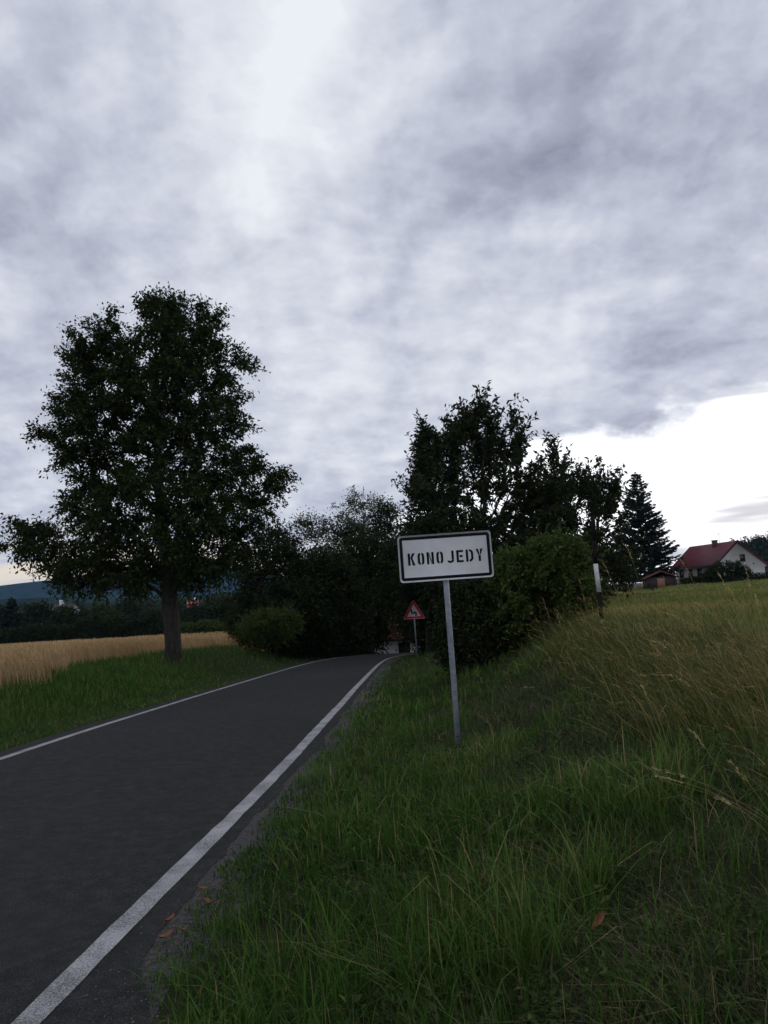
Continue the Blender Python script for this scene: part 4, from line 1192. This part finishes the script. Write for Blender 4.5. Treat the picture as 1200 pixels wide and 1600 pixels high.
def wood(name, label, D, tops, depth, n, leaf, mat, seed):
    """a far-off wood that reads as one mass: crowns of leaf clumps over a rising slope"""
    r = np.random.default_rng(seed)
    px = np.array([q[0] for q in tops]); py = np.array([q[1] for q in tops])
    pos = []
    ncr = n//70
    for k in range(ncr):
        f = r.uniform(); x_ = r.uniform(px[0], px[-1]); d = D + depth*f
        top = P(x_, np.interp(x_, px, py), D + depth)
        zt = (top.z)*(0.35 + 0.65*f) + r.normal(0, .9); X = P(x_, 880, d).x
        rr = r.uniform(2.2, 4.0)
        q = r.normal(size=(70, 3)); q /= np.linalg.norm(q, axis=1, keepdims=True); q *= r.uniform(.55, 1, (70, 1))
        pos.append(q*np.array([rr, rr, rr*1.25]) + np.array([X, d, zt - rr*1.1]))
    pos = np.concatenate(pos)
    me = leaves_mesh(name, pos, r.normal(size=pos.shape), np.full(len(pos), leaf), mat, r, ratio=.7, tint0=.5)
    finish(bpy.data.objects.new(name, me), label=label, cat='wood', kind='stuff')
hill('wooded_slope', 330, [(1040,900),(1100,893),(1150,872),(1200,858),(1260,848),(1350,840),(1500,850),(1700,880)], 60, FOREST, 5, foot_z=0)
wood('wood', 'dark wooded slope rising behind the red roofed house', 270, [(1085,875),(1120,856),(1150,842),(1180,836),(1215,826),(1300,818),(1420,825)], 60, 34000, 1.1, LEAF_DARK, 6)
wood('wood', 'dark belt of far trees in the valley below the blue hill', 260, [(-150,944),(0,942),(60,946),(120,940),(220,936),(330,930),(430,925)], 60, 16000, 1.1, LEAF_DARK, 7)

# ------------------------------------------------------------------ single dry stalks, fallen leaves
def stalks():
    r = np.random.default_rng(17)
    L = [((979,855),(1003,930),7.5,'o'),((941,877),(975,960),7.5,'o'),((1061,871),(1105,960),6.5,'o'),((1122,894),(1160,985),6.0,'o'),((1165,886),(1186,985),5.5,'o'),((1137,917),(1185,1010),5.5,'o'),
         ((1087,942),(1150,1010),5.5,'o'),((1039,958),(1110,1010),6.0,'o'),((1019,1002),(1075,1050),5.6,'o'),((1050,1055),(1120,1110),5.0,'o'),((1024,1202),(1180,1122),4.0,'f'),((1028,1213),(1185,1128),3.9,'f'),
         ((1120,1247),(1192,1180),3.6,'f'),((1002,1070),(1028,1135),5.0,'o'),((1140,1190),(1215,1230),3.4,'f'),((905,905),(925,985),9.0,'o'),((868,950),(885,1010),10.0,'o'),((1080,1140),(1135,1165),4.0,'f'),
         ((848,935),(872,1000),10.5,'o'),((1180,930),(1205,1030),5.2,'o')]
    for tip, mid, D, kind in L:
        t = P(*tip, D); m = P(mid[0], mid[1], D - .05)
        d = m - t
        if kind == 'o':
            x, y = m.x + d.x*.9, m.y - .1; b = Vector((x, y, gz(x, y) - .03))
            if b.z > m.z - .1: m.z = b.z + .35
        else:
            x, y = m.x + .12, m.y + .05; b = Vector((x, y, gz(x, y) - .03)); t.z = max(t.z, gz(t.x, t.y) + .06); m = t.lerp(b, .5) + Vector((0, 0, .05))
        pts = []
        for k in range(11):
            f = k/10; pts.append(b*(1-f)**2 + (m*2 - (b+t)*.5)*2*f*(1-f)*.5 + m*f*(1-f) + t*f*f if False else (b*((1-f)*(1-2*f)) + m*(4*f*(1-f)) + t*(f*(2*f-1))))
        root = empty('grass_stalk', b, 'dry straw stalk with a seed head bending over the bank' if kind == 'o' else 'dry straw stalk lying nearly flat across the bank', 'grass stalk', 'upright dry seed stalks on the bank' if kind == 'o' else 'flattened dry stalks on the bank')
        mb = MB(); mb.tube([p-b for p in pts], [.0017-.0009*k/10 for k in range(11)], 4, cap=False); mb.build('stem', STALK, root)
        V, Q, C = [], [], []; k = 0
        for q in range(26):
            f = 1 - .24*r.uniform()**1.1; j = min(9, int(f*10)); p = pts[j].lerp(pts[j+1], f*10-j) - b
            ax = (pts[10]-pts[8]).normalized(); o = Vector(r.normal(size=3)); o = (o - ax*o.dot(ax)).normalized()
            st = p + o*r.uniform(.001, .007); e = st + ax*r.uniform(.014, .026) + o*r.uniform(.001, .008); sd = ax.cross(o)*.0022
            V += [st, (st+e)/2+sd, e, (st+e)/2-sd]; Q.append((k, k+1, k+2, k+3)); C += [r.uniform(.3, .9)]*4; k += 4
        finish(bpy.data.objects.new('seed_head', np_mesh('seed_head', np.array([tuple(v) for v in V]), [np.array(Q)], STALK, np.array(C))), root, kind='stuff')
stalks()
DRYLEAF = simple('dry_leaf', (.13,.045,.02), (.24,.09,.04), 30, .8)
def dry_leaves():
    r = np.random.default_rng(4)
    spots = [(318,1391,.075,10,'curled orange brown dry leaf on the gravel at the asphalt edge'),(326,1412,.090,-25,'flat reddish dry leaf on the gravel beside the curled one'),
             (264,1440,.075,80,'dry orange leaf strip standing at the asphalt edge in the grass'),(258,1466,.095,70,'long torn dry leaf lying along the grass edge'),(286,1456,.04,20,'tiny dry leaf scrap beside the long torn leaf')]
    for px, py, L, an, lb in spots:
        d = ray(px, py); k = (0.01 - CAMZ)/d.z; c = d*k + Vector((0, 0, CAMZ))
        n = 9; V = []
        for i in range(n):
            f = i/(n-1); w = .017*math.sin(math.pi*min(1, f*.95+.03))**.8*L/.1; x = (f-.5)*L; z = .012 + .02*(2*f-1)**2
            y = .012*math.sin(f*5)
            V += [(x, y-w, z+.007), (x, y, z), (x, y+w, z+.008)]
        Q = [(3*i+a, 3*i+a+3, 3*i+a+4, 3*i+a+1) for i in range(n-1) for a in (0, 1)]
        root = empty('dry_leaf', (c.x, c.y, 0.002), lb, 'leaf', rz=R(an))
        mb = MB(); mb.add(V, Q); o = mb.build('blade', DRYLEAF, root, smooth=True); so = o.modifiers.new('t', 'SOLIDIFY'); so.thickness = .0008
        mb = MB(); mb.tube([(-L*.5, 0, .032), (-L*.62, .004, .02), (-L*.7, .01, .004)], .0012, 4); mb.build('leaf_stalk', DRYLEAF, root)
    x, y = P(930, 1365, 3.4).x, 3.4
    root = empty('dry_leaf', (x, y, gz(x, y) + .10), 'single orange dry leaf caught in the bank grass', 'leaf', rz=R(50)); root.rotation_euler = (R(30), R(-40), R(20))
    mb = MB(); V = []
    for i in range(7):
        f = i/6; w = .016*math.sin(math.pi*(.06+.9*f)); V += [((f-.5)*.09, -w, .008), ((f-.5)*.09, 0, 0), ((f-.5)*.09, w, .008)]
    mb.add(V, [(3*i+a, 3*i+a+3, 3*i+a+4, 3*i+a+1) for i in range(6) for a in (0, 1)]); mb.build('blade', DRYLEAF, root, smooth=True)
    mb = MB(); mb.tube([(-.045, 0, 0), (-.06, 0, -.01), (-.07, .01, -.05)], .0012, 4); mb.build('leaf_stalk', DRYLEAF, root)
dry_leaves()

# ------------------------------------------------------------------ air between here and the hills
def haze():
    mb = MB(); mb.box((-4200, -60, -8), (4200, 3300, 175))
    m = bpy.data.materials.new('haze'); m.use_nodes = True; t = m.node_tree; t.nodes.clear()
    o = t.nodes.new('ShaderNodeOutputMaterial'); v = t.nodes.new('ShaderNodeVolumePrincipled')
    v.inputs['Color'].default_value = (.22, .50, 1.0, 1); v.inputs['Density'].default_value = 7.5e-5
    t.links.new(v.outputs[0], o.inputs['Volume'])
    ob = mb.build('haze', m, kind='stuff'); ob['label'] = 'thin bluish air over the valley'
haze()
